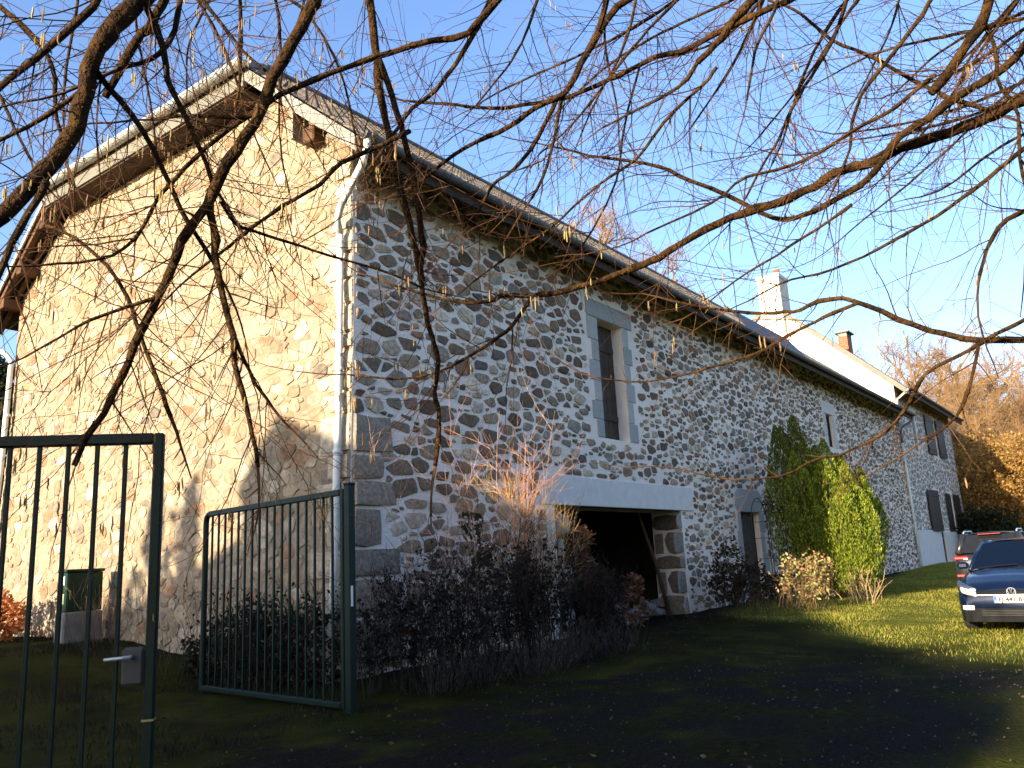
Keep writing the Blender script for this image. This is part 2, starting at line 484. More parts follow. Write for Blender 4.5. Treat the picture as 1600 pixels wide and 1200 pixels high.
# reveals (wall is 0.75 m thick at the openings)
def reveal(mb, h, depth, top=True, bottom=True, dl=None):
    x0, z0, x1, z1 = h; d = depth
    mb.add([(x0,0,z0),(x0,d,z0),(x0,d,z1),(x0,0,z1)], [(0,1,2,3)])
    mb.add([(x1,0,z0),(x1,0,z1),(x1,d,z1),(x1,d,z0)], [(0,1,2,3)])
    if top: mb.add([(x0,0,z1),(x0,d,z1),(x1,d,z1),(x1,0,z1)], [(0,1,2,3)])
    if bottom: mb.add([(x0,0,z0),(x1,0,z0),(x1,d,z0),(x0,d,z0)], [(0,1,2,3)])
reveal(mb, PORTAL, .75, True, False); reveal(mb, UDOOR, .31); reveal(mb, WIN2, .16); reveal(mb, LDOOR, .20, True, False)
front_wall = mb.build('front_wall', m_mortar, barn)
# gable mortar
GT = [(0, 7.62), (1.95, 9.02), (8.70, 9.02), (10.65, 7.62)]
def gtop(y):
    if y < 1.95: return 7.62 + (y/1.95)*1.40
    if y > 8.70: return 7.62 + ((10.65-y)/1.95)*1.40
    return 9.02
def gmap(y, z, e): return (batter(z) - e, y, z)
mb = MB()
ys_ = grid_lines(0, BW, .8, [1.95, 8.70])
zl = list(np.arange(-.6, 7.4, .8)) + [7.62]
for i in range(len(ys_)-1):
    a, b = ys_[i], ys_[i+1]
    for j in range(len(zl)-1):
        mb.add([gmap(b, zl[j], 0), gmap(a, zl[j], 0), gmap(a, zl[j+1], 0), gmap(b, zl[j+1], 0)], [(0,1,2,3)])
    mb.add([gmap(b, zl[-1], 0), gmap(a, zl[-1], 0), gmap(a, gtop(a)+.001, 0), gmap(b, gtop(b)+.001, 0)], [(0,1,2,3)])
gable_wall = mb.build('end_wall', m_gmortar, barn)
mb = MB()
mb.add([(0,BW,-.6),(BL,BW,-.6),(BL,BW,7.6),(0,BW,7.6)], [(0,1,2,3)])
mb.add([(BL,0,-.6),(BL,BW,-.6),(BL,BW,7.6),(BL,5.325,12.0),(BL,0,7.6)], [(0,1,2,3,4)])
mb.build('back_wall', m_gmortar, barn)
# interior bay behind the portal
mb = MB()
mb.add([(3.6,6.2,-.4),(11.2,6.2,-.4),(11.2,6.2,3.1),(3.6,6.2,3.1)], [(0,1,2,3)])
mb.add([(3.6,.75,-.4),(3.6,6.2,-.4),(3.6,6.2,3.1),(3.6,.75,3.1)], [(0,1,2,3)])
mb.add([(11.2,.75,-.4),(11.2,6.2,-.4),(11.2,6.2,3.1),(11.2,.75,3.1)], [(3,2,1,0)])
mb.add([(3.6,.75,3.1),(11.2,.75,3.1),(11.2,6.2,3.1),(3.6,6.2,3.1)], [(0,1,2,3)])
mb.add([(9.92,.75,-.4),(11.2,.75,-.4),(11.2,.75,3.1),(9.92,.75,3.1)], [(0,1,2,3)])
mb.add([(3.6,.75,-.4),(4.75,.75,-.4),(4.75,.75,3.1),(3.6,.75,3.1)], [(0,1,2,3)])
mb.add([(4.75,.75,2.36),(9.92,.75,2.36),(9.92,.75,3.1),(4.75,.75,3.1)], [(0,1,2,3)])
m_dark_in = mat('sooty_interior', (.045,.038,.032), .95, var=.4, vscale=2, bump=.8, bscale=6)  # plain dark tone on every wall of the bay
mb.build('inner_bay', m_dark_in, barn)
# stonework of the front
r1 = random.Random(11)
def rad_front(r, k):
    return (r.uniform(.115, .19), r.uniform(.075, .115), r.uniform(.03, .06))[k]
LHOLES = [(4.30, 2.33, 10.62, 2.93), (4.45, -.6, 10.0, 2.4), (6.22, 3.68, 8.28, 6.72), (22.0, 4.7, 23.7, 6.5), (13.1, -.6, 15.2, 3.02)]
quoins = []
z = -.35; alt = 0
while z < 3.5:
    hh = r1.uniform(.34, .66) if z < 3.2 else r1.uniform(.26, .42)
    w = (r1.uniform(.75, 1.0) if alt else r1.uniform(.42, .6)) * (1.0 if z < 3.4 else .58)
    quoins.append((z, z+hh, w)); z += hh; alt = 1-alt
def inq(x, z):
    for q in quoins:
        if q[0] <= z < q[1]: return x < q[2]
    return False
QZ = quoins[-1][1]
pol = layout(r1, BL, 7.5, lambda x, z: 0 <= x <= BL and -.2 <= z <= 7.5 and not inq(x-.10, z), rad_front, 1.55, (.009, .026), LHOLES, [(0,1,7.5), (-1,0,-.03), (1,0,BL)], (.85, 1.65), (.50, 1.0), .70, True)
mb = MB(); stone_mesh(mb, pol, fm, pal_front, r1)
for (za, zb, w) in quoins:
    g = .018; P = []
    w0 = w - .02
    for (a, b) in ((.02, za+g), (w0*.5, za+g-.006), (w0, za+g+.02), (w0+.01, (za+zb)/2), (w0-.02, zb-g), (w0*.5, zb-g+.008), (.02, zb-g)):
        P.append((a+r1.gauss(0, .012) if a > .1 else a, b+r1.gauss(0, .01)))
    stone_mesh(mb, [(P, .3)], fm, tint(.75, 1.25, (.27, .215, .160)), r1, (.03, .06))
mb.build('front_stonework', m_stone, front_wall)
# stonework of the gable
r2 = random.Random(5)
def rad_gable(r, k): return (r.uniform(.085, .145), r.uniform(.055, .085), r.uniform(.03, .05))[k]
pol = layout(r2, BW, 9.0, lambda y, z: .02 <= y <= BW and 0 <= z <= gtop(y), rad_gable, 1.3, (.003, .012), [],
             [(0,1,9.0), (-1,0,-.02), (1,0,BW), (-1.40/1.95, 1, 7.60), (1.40/1.95, 1, 7.60+1.40/1.95*10.65)], (.95, 1.9), (.75, 1.35), .70)
mb = MB(); stone_mesh(mb, pol, gmap, pal_gable, r2, (.003, .022))
zz = QZ
while zz < 7.2:
    hh = r2.uniform(.22, .42); quoins.append((zz, zz+hh, r2.uniform(.3, .6))); zz += hh
for (za, zb, w) in quoins:
    P = [(.0, za+.015), (w*.8, za+.02), (w*.82, zb-.03), (0, zb-.015)]
    stone_mesh(mb, [(P, .3)], gmap, tint(.85, 1.1, (.38, .31, .225)), r2, (.03, .05))
mb.build('end_stonework', m_gstone, gable_wall)
# portal jamb stones on the reveal (right) and left edge
r3 = random.Random(3)
for h in (0, 1):
    mb = MB(); z = -.3; alt = h
    while z < 2.28:
        hh = min(r3.uniform(.28, .55), 2.33-z)
        if hh < .12: break
        X = 9.92 if h == 0 else 4.75; sg = -1 if h == 0 else 1
        d1 = .74 if alt else .46
        fl = 1.0 + .0
        def jm(u, zz, e, X=X, sg=sg):
            if u >= 0: return (X + sg*e + (-.10*max(0, .6-zz) if h == 0 else 0), u, zz)
            return (X - sg*u, -e, zz)
        flare = 0
        g = .035; P = [(.07, z+g), (d1*.5, z+g-.02), (d1-.06, z+g+.01), (d1, z+hh*.35), (d1+.01, z+hh*.65), (d1-.07, z+hh-g), (d1*.5, z+hh-g+.015), (.09, z+hh-g-.01), (.03, z+hh*.6), (.03, z+hh*.3)]
        P = [(a+r3.gauss(0, .014), b+r3.gauss(0, .012)) for a, b in P]
        stone_mesh(mb, [(P, .3)], jm, tint(.8, 1.3, (.16, .125, .09)), r3, (.02, .035))
        w = .48 if not alt else .26
        P = [(-.05, z+.04), (-w*.5, z+.025), (-w+.03, z+.05), (-w, z+hh*.5), (-w+.05, z+hh-.05), (-w*.4, z+hh-.03), (-.06, z+hh-.05)][::-1]
        P = [(a+r3.gauss(0, .01), b+r3.gauss(0, .01)) for a, b in P]
        stone_mesh(mb, [(P, .3)], jm, tint(.8, 1.3, (.24, .205, .17)), r3, (.015, .025))
        if alt == 0:
            P = [(d1+.05, z+.03), (.73, z+.02), (.73, z+hh-.04), (d1+.04, z+hh-.03)]
            stone_mesh(mb, [(P, .2)], jm, pal_front, r3, (.012, .02))
        z += hh; alt = 1-alt
    mb.build('jamb_stones', m_stone, front_wall)
mb = MB(); mb.box((4.32, -.035, 2.36), (10.58, .30, 2.90), bev=.012)
mb.build('portal_lintel', m_render, barn)
# dressed granite surrounds
def surround(h, jw_l, jw_r, course, lint, proud=.02, sill=False, c0=(.36,.345,.325)):
    mb = MB(); x0, z0, x1, z1 = h
    def cc(): k = r3.uniform(.86, 1.16); return tuple(q*k for q in c0)
    for side in (0, 1):
        z = max(z0, -.2); a = side
        while z < z1 - .05:
            zz = min(z + course*r3.uniform(.85, 1.15), z1)
            if z1 - zz < .12: zz = z1
            w = (jw_l if side == 0 else jw_r)*(1.0 if a else .66)
            g = .007
            if side == 0: mb.box((x0-w, -proud, z+g), (x0-.002, .14, zz-g), cc(), bev=.008)
            else: mb.box((x1+.002, -proud, z+g), (x1+w, .14, zz-g), cc(), bev=.008)
            z = zz; a = 1-a
    mb.box((x0-lint[0], -proud-.004, z1+.006), (x1+lint[1], .30, z1+lint[2]), cc(), bev=.01)
    return mb
mb = surround(UDOOR, .40, .36, .42, (.40, .44, .38)); sd = mb.build('upper_doorway', m_dressed, barn)
mb = MB()
for i in range(5):
    a = UDOOR[0] + .01 + i*.208
    mb.box((a, .25, 3.76), (a+.200, .29, 6.26), bev=.004)
mb.box((6.78, .225, 4.2), (7.76, .249, 4.32)); mb.box((6.78, .225, 5.7), (7.76, .249, 5.82))
mb.build('plank_door', m_wood_door, sd)
mb = surround(WIN2, .42, .42, .4, (.4, .4, .40), c0=(.58,.54,.50)); sw = mb.build('window_surround', m_dressed, barn)
mb = MB(); mb.box((22.4, .13, 4.85), (23.2, .155, 6.05)); w_ = mb.build('window', m_window, sw)
mb = MB(); mb.box((22.4, .10, 4.85), (22.46, .128, 6.05)); mb.box((23.14, .10, 4.85), (23.2, .128, 6.05)); mb.box((22.46, .10, 5.98), (23.14, .128, 6.05)); mb.box((22.46, .10, 4.85), (23.14, .128, 4.92)); mb.box((22.77, .105, 4.92), (22.83, .128, 5.98))
mb.build('window_frame', m_wood_door, w_)
mb = surround(LDOOR, .34, .40, .55, (-.5, -.5, .02))
# wedge lintel with rounded shoulders
mb.prism([(13.12, 2.62), (13.30, 2.41), (14.92, 2.41), (15.12, 2.62), (15.08, 2.86), (14.85, 3.0), (13.4, 3.0), (13.16, 2.86)], lambda a, b: (a, -.03, b), lambda a, b: (a, .3, b), (.36, .345, .325))
ld = mb.build('lower_doorway', m_dressed, barn)
mb = MB()
for i in range(5): mb.box((13.46+i*.256, .14, -.1), (13.46+i*.256+.25, .18, 2.39), bev=.004)
mb.build('plank_door', m_wood_door, ld)
# roof --------------------------------------------------------------
PIT = .84; YC = BW/2
def roofz(y): yy = y if y <= YC else BW - y; return 7.2 + PIT*(yy + .65)
def hipx(y):
    yy = y if y <= YC else BW - y
    return -.45 if yy <= 1.97 else -.5 + (yy-1.97)/(YC-1.97)*2.9
rt = random.Random(21)
tile_col = {}
def tile_side(mb, left):
    nrow = 22; y0, y1 = -.68, YC
    step = (y1-y0)/nrow
    per = .225; k0 = int((-.5)/per)-1; k1 = int(34.25/per)
    for j in range(nrow):
        ya, yb = y0+j*step, y0+(j+1)*step+.03
        for k in range(k0, k1):
            xa = max(k*per, hipx(ya)); xb = (k+1)*per
            if xb < hipx(yb)+.02: continue
            xa2 = max(k*per, hipx(yb))
            c = rt.uniform(.6, 1.4); base = rt.choice([(.075,.064,.054),(.09,.074,.06),(.062,.055,.05),(.12,.098,.074)])
            col = tuple(q*c for q in base)
            fr = (0, .60, .68, .90, .99)
            off = (0, .003, .042, .042, .002)
            V = []
            for fy, lift, xs0 in ((ya, .034, xa), (yb, .006, xa2)):
                for q in range(5):
                    x = max(k*per + per*fr[q], xs0)
                    V.append((x, fy, roofz(fy) + lift + off[q] + (.003*rt.random())))
            # front edge drop
            for q in range(5):
                x = max(k*per + per*fr[q], xa); V.append((x, ya, roofz(ya) - .004 + off[q]*.2))
            f = [(q, q+1, 5+q+1, 5+q) for q in range(4)] + [(10+q, 10+q+1, q+1, q) for q in range(4)]
            V = np.array(V)
            if left: V[:, 1] = BW - V[:, 1]; f = [t[::-1] for t in f]
            mb.add(V, f, col)
mb = MB(); tile_side(mb, False); tile_side(mb, True)
# half hip
nrow = 12
for j in range(nrow):
    xa = -.52 + 2.9*j/nrow; xb = -.52 + 2.9*(j+1)/nrow + .02
    za = 9.40 + .97*(xa+.52); zb = 9.40 + .97*(xb+.52)
    ya = 1.97 + (YC-1.97)*j/nrow; yb = min(YC, 1.97 + (YC-1.97)*(j+1)/nrow)
    n = 30
    for k in range(n):
        a0 = ya + (BW-2*ya)*k/n; a1 = ya + (BW-2*ya)*(k+1)/n; b0 = yb + (BW-2*yb)*k/n; b1 = yb + (BW-2*yb)*(k+1)/n
        c = rt.uniform(.6, 1.4)
        mb.add([(xa, a0, za+.03), (xa, a1, za+.03), (xb, b1, zb+.005), (xb, b0, zb+.005)], [(3,2,1,0)], (.09*c, .075*c, .062*c))
roof = mb.build('roof', m_tile, barn)
mb = MB()
mb.tube([(2.4, YC, 12.25), (14, YC, 12.25), (34.2, YC, 12.25)], .11, 8, (.10, .08, .065))
for s in (0, 1):
    pts = [(-.5, 1.97, 9.42), (2.4, YC, 12.24)]
    if s: pts = [(p[0], BW-p[1], p[2]) for p in pts]
    mb.tube(pts, .09, 8, (.09, .075, .062))
mb.build('ridge_tiles', m_tile, roof)
# roof boarding underneath
mb = MB()
def slab(mb, pts, th):
    k = len(pts); V = [(p[0], p[1], p[2]-.03) for p in pts] + [(p[0], p[1], p[2]-.03-th) for p in pts]
    f = [tuple(range(k)), tuple(range(2*k-1, k-1, -1))] + [(i, k+i, k+(i+1) % k, (i+1) % k) for i in range(k)]
    mb.add(V, f)
for s in (0, 1):
    pts = [(-.44, -.62, roofz(-.62)), (BL, -.62, roofz(-.62)), (BL, YC-.01, roofz(YC-.01)), (2.42, YC-.01, roofz(YC-.01)), (-.44, 1.99, roofz(1.99))]
    if s: pts = [(p[0], BW-p[1], p[2]) for p in pts][::-1]
    slab(mb, pts, .10)
slab(mb, [(-.46, 1.99, 9.40), (2.40, YC, 12.19), (-.46, BW-1.99, 9.40)], .09)
# flat soffit under the half hip
mb.box((-.46, 2.0, 9.03), (.35, BW-2.0, 9.06))
mb.build('soffit', m_darkwood, roof)
for y in (8.98, 9.9, 10.62):
    mb = MB(); z = roofz(y) - .30
    mb.box((-.40, y-.10, z-.13), (.3, y+.10, z+.10), bev=.01); mb.build('purlin_end', m_brownwood, roof)
for (ya, yb) in ((8.72, 11.28),):
    for xx in (-.36, -.12):
        mb = MB()
        za, zb = roofz(ya)-.14, roofz(yb)-.14
        mb.add([(xx-.05, ya, za), (xx+.05, ya, za), (xx+.05, yb, zb), (xx-.05, yb, zb), (xx-.05, ya, za-.13), (xx+.05, ya, za-.13), (xx+.05, yb, zb-.13), (xx-.05, yb, zb-.13)],
               [(0,3,2,1), (4,5,6,7), (0,1,5,4), (1,2,6,5), (2,3,7,6), (3,0,4,7)])
        mb.build('verge_rafter', m_brownwood, roof)
x = .4
while x < BL-.3:
    mb = MB()
    za = roofz(-.6)-.13; zb = roofz(0.05)-.13
    mb.add([(x, -.6, za), (x+.09, -.6, za), (x+.09, .05, zb), (x, .05, zb), (x, -.6, za-.13), (x+.09, -.6, za-.13), (x+.09, .05, zb-.13), (x, .05, zb-.13)],
           [(0,3,2,1), (4,5,6,7), (0,1,5,4), (1,2,6,5), (2,3,7,6), (3,0,4,7)])
    mb.build('eave_rafter', m_darkwood, roof); x += .62
# verge boards
def verge(mb, y0, y1, x, ht, th=.03):
    za, zb = roofz(y0)+.0, roofz(y1)+.0
    mb.add([(x, y0, za), (x, y1, zb), (x, y1, zb-ht), (x, y0, za-ht), (x-th, y0, za), (x-th, y1, zb), (x-th, y1, zb-ht), (x-th, y0, za-ht)],
           [(0,1,2,3), (7,6,5,4), (4,5,1,0), (3,2,6,7), (0,3,7,4), (1,5,6,2)])
mb = MB(); verge(mb, -.62, 1.99, -.452, .24); mb.build('verge_board', m_whiteboard, roof)
mb = MB(); verge(mb, BW-1.99, BW+.62, -.452, .13); mb.build('verge_board', m_zinc, roof)
mb = MB()  # boxed purlin end under the right verge
mb.box((-.30, .98, 7.86), (-.03, 1.04, 8.36)); mb.build('cheek_board', m_whiteboard, roof)
mb = MB(); mb.box((-.24, .58, 7.72), (.1, .84, 7.98), bev=.02); mb.build('purlin_end', m_brownwood, roof)
# gutters
def halfround(mb, p0, p1, r, col=None):
    p0, p1 = np.array(p0, float), np.array(p1, float); t = _n(p1-p0); s = _n(np.cross(t, (0, 0, 1.0)))
    n = 8; V = []
    for P in (p0, p1):
        for rr in (r, r-.012):
            for i in range(n+1):
                a = math.pi*i/n; V.append(P + s*rr*math.cos(a) - np.array((0, 0, 1))*rr*math.sin(a))
    m_ = n+1; f = []
    for i in range(n):
        f.append((i, i+1, 2*m_+i+1, 2*m_+i)); f.append((m_+i+1, m_+i, 3*m_+i, 3*m_+i+1))
        f.append((i, m_+i, m_+i+1, i+1)); f.append((2*m_+i, 2*m_+i+1, 3*m_+i+1, 3*m_+i))
    f += [(0, 2*m_, 3*m_, m_), (n, m_+n, 3*m_+n, 2*m_+n)]
    mb.add(V, f, col)
mb = MB()
for i in range(12):
    a = -.50 + i*(34.6/12); halfround(mb, (a, -.76, 7.22), (a+34.6/12+.02, -.76, 7.22), .085 + .002*(i % 2))
for i in range(40): mb.box((i*.86-.3, -.70, 7.205), (i*.86-.27, -.60, 7.24))
mb.build('eave_gutter', m_gutter, roof)
mb = MB(); mb.box((-.5, -.665, 6.98), (34.2, -.625, 7.2)); mb.build('fascia', m_darkwood, roof)
mb = MB()
mb.box((-.50, 1.97, 9.06), (-.462, BW-1.97, 9.36)); mb.build('hip_fascia', m_fascia, roof)
mb = MB(); halfround(mb, (-.60, 1.75, 9.42), (-.60, BW-1.75, 9.42), .105); mb.build('hip_gutter', m_zinc, roof)
mb = MB(); halfround(mb, (-.6, BW+.76, 7.22), (34, BW+.76, 7.22), .085); mb.build('eave_gutter', m_zinc, roof)
# down pipes
def px(z): return batter(z) - .13
mb = MB()
mb.tube([(-.42, -.76, 7.16), (-.42, -.74, 7.0), (-.40, -.62, 6.82), (-.30, -.10, 6.45), (-.22, .09, 6.30), (px(6.1), .13, 6.1)], .052, 10)
mb.tube([(px(z_), .13 + .0*z_, z_) for z_ in (6.15, 4, 2.4, 1.6, 0.0)], .050, 10)
for z_ in (5.9, 4.1, 2.95): mb.tube([(px(z_), .13, z_-.03), (px(z_), .13, z_+.03)], .060, 10)
for z_ in (5.6, 3.6, 1.6): mb.box((px(z_), .115, z_-.012), (px(z_)+.14, .145, z_+.012))
mb.build('downpipe', m_pipe, barn, smooth=True)
mb = MB()
mb.tube([(-.35, 11.4, 7.14), (-.33, 11.35, 6.9), (-.3, 11.2, 6.62), (-.27, 10.75, 6.42), (-.24, 10.62, 6.36), (px(6.2), 10.56, 6.2), (px(4), 10.55, 4), (px(2), 10.54, 2), (px(.3), 10.53, .3)], .055, 10)
for z_ in (5, 3.0): mb.tube([(px(z_), 10.55, z_-.03), (px(z_), 10.55, z_+.03)], .066, 10)
mb.build('downpipe', m_pipe, barn, smooth=True)
mb = MB()
mb.tube([(34.0, -.74, 7.14), (34.0, -.6, 6.9), (33.98, -.2, 6.7), (33.98, -.10, 6.5), (33.98, -.10, 5.9)], .05, 8)
mb.build('downpipe', m_gutter, barn, smooth=True)
mb = MB()
mb.tube([(33.98, -.10, 5.95), (33.98, -.10, .3)], .058, 8)
for z_ in (5.9, 4.2, 2.2): mb.tube([(33.98, -.10, z_-.04), (33.98, -.10, z_+.04)], .07, 8)
mb.build('downpipe', m_pipe, barn, smooth=True)
# dark upstand on the roof by the taller house
mb = MB()
for i in range(1):
    V = []
    for (x, y, l) in ((14.8, -.35, .10), (20.3, -.35, .10), (20.3, .35, .42), (14.8, .35, .42)):
        V.append((x, y, roofz(y)+l))
    for (x, y, l) in ((14.8, -.35, .06), (20.3, -.35, .06), (20.3, .35, .06), (14.8, .35, .06)):
        V.append((x, y, roofz(y)+l))
    mb.add(V, [(0,1,2,3), (4,7,6,5), (0,4,5,1), (1,5,6,2), (2,6,7,3), (3,7,4,0)])
mb.build('roof_flashing', m_slate, roof)

# ------------------------------------------------------------------ the house beyond
HX0, HX1 = 34.25, 48.3
house = thing('stone_house', 'taller stone house adjoining the far end of the barn with dark shutters and two chimneys', 'house', (HX0, 0, 0))
HE = 8.55; HP = .95
def hz(y): yy = y if y <= 5.4 else 10.8-y; return HE + HP*(yy+.5)
mb = MB()
HW = [(41.9, 5.95, 43.3, 8.0), (40.0, .35, 41.3, 3.9), (44.1, 1.9, 45.2, 3.9), (37.2, 5.85, 38.0, 7.9)]
us = grid_lines(HX0, HX1, 1.0, [v for h in HW for v in (h[0], h[2])]); vs = grid_lines(-.3, 8.7, .9, [v for h in HW for v in (h[1], h[3])])
wall_grid(mb, us, vs, lambda x, z: any(h[0] < x < h[2] and h[1] < z < h[3] for h in HW), lambda x, z, e: (x, -.02-e, z))
for h in HW:
    x0, z0, x1, z1 = h
    for V in ([(x0,-.02,z0),(x0,.12,z0),(x0,.12,z1),(x0,-.02,z1)], [(x1,-.02,z0),(x1,-.02,z1),(x1,.12,z1),(x1,.12,z0)], [(x0,-.02,z1),(x0,.12,z1),(x1,.12,z1),(x1,-.02,z1)], [(x0,-.02,z0),(x1,-.02,z0),(x1,.12,z0),(x0,.12,z0)]):
        mb.add(V, [(0,1,2,3)])
hw = mb.build('front_wall', m_mortar, house)
r4 = random.Random(9)
pol = layout(r4, HX1-HX0, 8.6, lambda x, z: 1.95 <= z <= 8.6 and 0 <= x <= HX1-HX0, lambda r, k: (r.uniform(.12, .18), r.uniform(.09, .13), r.uniform(.05, .08))[k], 1.6, (.010, .024),
             [(h[0]-HX0-.18, h[1]-.15, h[2]-HX0+.18, h[3]+.2) for h in HW], [(0,1,8.6), (0,-1,-1.95), (1,0,HX1-HX0), (-1,0,0)])
mb = MB(); stone_mesh(mb, pol, lambda x, z, e: (HX0+x, -.02-e, z), lambda r, x, z, rr: tuple(q for q in (lambda c: (c[0]*.45+.17, c[1]*.45+.155, c[2]*.45+.14))(pal_front(r, x, z, rr))), r4, (.004, .012)); mb.build('stonework', m_stone, hw)
mb = MB(); mb.box((34.4, -.10, -.2), (39.98, -.024, 1.95)); mb.box((41.32, -.10, -.2), (48.3, -.024, 1.85)); mb.build('whitewashed_base', m_render, house)
mb = MB()
mb.add([(HX0,-.02,-.3),(HX0,10.8,-.3),(HX0,10.8,8.6),(HX0,5.4,hz(5.4)-.12),(HX0,-.02,hz(-.02)-.12)], [(4,3,2,1,0)])
mb.build('end_wall', m_plaster, house)
mb = MB()
mb.add([(HX1,-.02,-.3),(HX1,10.8,-.3),(HX1,10.8,8.6),(HX1,5.4,hz(5.4)-.12),(HX1,-.02,hz(-.02)-.12)], [(0,1,2,3,4)])
mb.add([(HX0,10.8,-.3),(HX1,10.8,-.3),(HX1,10.8,8.6),(HX0,10.8,8.6)], [(0,1,2,3)])
mb.build('back_wall', m_mortar, house)
mb = MB()
nr = 20
for j in range(nr):
    ya = -.6 + 6.0*j/nr; yb = -.6 + 6.0*(j+1)/nr + .02
    n = 40
    for k in range(n):
        xa = HX0-.12 + (HX1-HX0+.55)*k/n; xb = HX0-.12 + (HX1-HX0+.55)*(k+1)/n; c = r4.uniform(.7, 1.3)
        for s in (0, 1):
            V = [(xa, ya, hz(ya)+.04), (xb, ya, hz(ya)+.04), (xb, yb, hz(yb)+.01), (xa, yb, hz(yb)+.01), (xa, ya, hz(ya)-.01), (xb, ya, hz(ya)-.01)]
            if s: V = [(p[0], 10.8-p[1], p[2]) for p in V]
            f = [(0,1,2,3), (4,5,1,0)]
            mb.add(V, f if not s else [t[::-1] for t in f], (.085*c, .07*c, .06*c))
hroof = mb.build('roof', m_tile, house)
mb = MB()
for s in (0, 1):
    pts = [(HX0-.10, -.58, hz(-.58)), (HX1+.4, -.58, hz(-.58)), (HX1+.4, 5.39, hz(5.39)), (HX0-.10, 5.39, hz(5.39))]
    if s: pts = [(p[0], 10.8-p[1], p[2]) for p in pts][::-1]
    slab(mb, pts, .14)
mb.box((HX0-.1, -.66, 8.22), (HX1+.4, -.60, 8.50))
mb.build('soffit', m_darkwood, hroof)
mb = MB()
for s in (0, 1):
    a = [(-.6, hz(-.6)+.06), (5.4, hz(5.4)+.06), (5.4, hz(5.4)-.24), (-.6, hz(-.6)-.24)]
    if s: a = [(10.8-p[0], p[1]) for p in a]
    mb.prism(a, lambda y, z: (HX0-.20, y, z), lambda y, z: (HX0-.115, y, z))
mb.build('verge_board', m_fascia, hroof, fix=True)
mb = MB(); halfround(mb, (HX0-.3, -.72, 8.52), (HX1+.5, -.72, 8.52), .085); mb.build('eave_gutter', m_gutter, hroof)
mb = MB(); mb.tube([(HX0-.15, -.70, 8.45), (HX0-.1, -.5, 8.3), (HX0-.08, -.12, 8.05), (HX0-.06, -.06, 7.7), (HX0-.06, -.06, 7.2)], .055, 8); mb.build('downpipe', m_pipe, house, smooth=True)
# plastered chimney flush with the end wall
mb = MB(); mb.box((33.94, 4.62, 10.9), (35.35, 5.78, 15.45), bev=.03); mb.box((33.90, 4.58, 15.3), (35.4, 5.82, 15.52), bev=.02)
ch = mb.build('chimney', m_plaster, hroof)
mb = MB(); mb.lathe([(.17, 15.5), (.15, 15.95), (.18, 15.97), (.18, 16.02), (.0, 16.02)], 10, (34.95, 5.0, 0)); mb.build('chimney_pot', m_brick, ch)
mb = MB()
for k in range(18):
    z = 11.6 + k*.135
    for i in range(4):
        o = (k % 2)*.11; 
        mb.box((44.5+i*.26+ (0 if k % 2 else .0), 4.2, z), (44.5+i*.26+.245, 4.2+.55, z+.122), (1, 1, 1), bev=.006)
mb.box((44.52, 4.22, 11.5), (45.5, 4.73, 14.02))
ch2 = mb.build('chimney', m_brick, hroof)
mb = MB()
for i in range(4): mb.box((44.5+i*.31, 4.2, 14.03), (44.5+i*.31+.09, 4.74, 14.28))
mb.box((44.35, 4.05, 14.28), (45.7, 4.9, 14.36)); mb.build('chimney_cap', m_concrete, ch2)
# windows and shutters
def shutter(p, w, z0, z1, ang, parent):
    mb = MB(); c, s = math.cos(ang), math.sin(ang)
    rot = [[c, -s, 0], [s, c, 0], [0, 0, 1]]
    n = 4
    for i in range(n): mb.box((p[0]+i*w/n+.004, p[1]-.03, z0), (p[0]+(i+1)*w/n-.004, p[1], z1), rot=rot, org=(p[0], p[1], 0))
    for zz in (z0+.2, z1-.3): mb.box((p[0]+.02, p[1]-.055, zz), (p[0]+w-.02, p[1]-.03, zz+.1), rot=rot, org=(p[0], p[1], 0))
    mb.build('shutter', m_shutter, parent)
def win(h, nm='window'):
    x0, z0, x1, z1 = h
    mb = MB(); mb.box((x0, .08, z0), (x1, .11, z1)); w = mb.build(nm, m_window, house)
    mb = MB()
    for a, b in ((x0, x0+.07), (x1-.07, x1), ((x0+x1)/2-.05, (x0+x1)/2+.05)): mb.box((a, .04, z0), (b, .079, z1))
    for a in np.linspace(z0, z1-.06, 4): mb.box((x0+.072, .048, a), (x1-.072, .077, a+.06))
    mb.build('window_frame', m_fascia, w); return w
w = win(HW[0]); shutter((40.3, -.08, 0), 1.6, 5.95, 8.0, R(-2), w); shutter((43.3, -.08, 0), 1.7, 5.95, 8.0, R(-2), w)
w = win(HW[1], 'door'); shutter((40.0-2.1, -.10, 0), 2.0, 1.9, 3.95, R(-4), w)
w = win(HW[2]); shutter((42.9, -.08, 0), 1.15, 1.9, 3.95, 0, w); shutter((45.2, -.08, 0), 1.5, 1.9, 3.95, R(-2), w)
w = win(HW[3])
mb = MB(); mb.box((37.2, -.005, 5.87), (38.0, .03, 7.9)); mb.build('closed_shutter', m_fascia, w)

# ------------------------------------------------------------------ the house behind the viewpoint (casts the shade on the drive)
nb = thing('neighbour_house', 'gabled house across the lane whose shadow falls over the drive', 'house', (-27, 0, 0))
NX0, NX1 = -29.0, -21.0
def nmap(x):
    d = -x; return d*.25, d*.15
prof = [(2.45, 2.75), (1.58, 3.73), (-7.2, .22)]; wing = [(2.2, 2.0), (4.2, 1.25), (5.75, .80), (8.6, .15), (9.2, -.05)]
dz, dy = nmap(NX1)
NP = [(p[0]+dy, p[1]+dz) for p in prof]
mb = MB()
poly = [(NP[0][0]-.15, -.3), (NP[0][0]-.15, NP[0][1]-.05), (NP[1][0], NP[1][1]-.15), (NP[2][0]+.35, NP[2][1]-.05), (NP[2][0]+.35, -.3)]
mb.prism(poly, lambda y, z: (NX1, y, z), lambda y, z: (NX0, y, z)); mb.build('wall', m_mortar, nb, fix=True)
mb = MB()
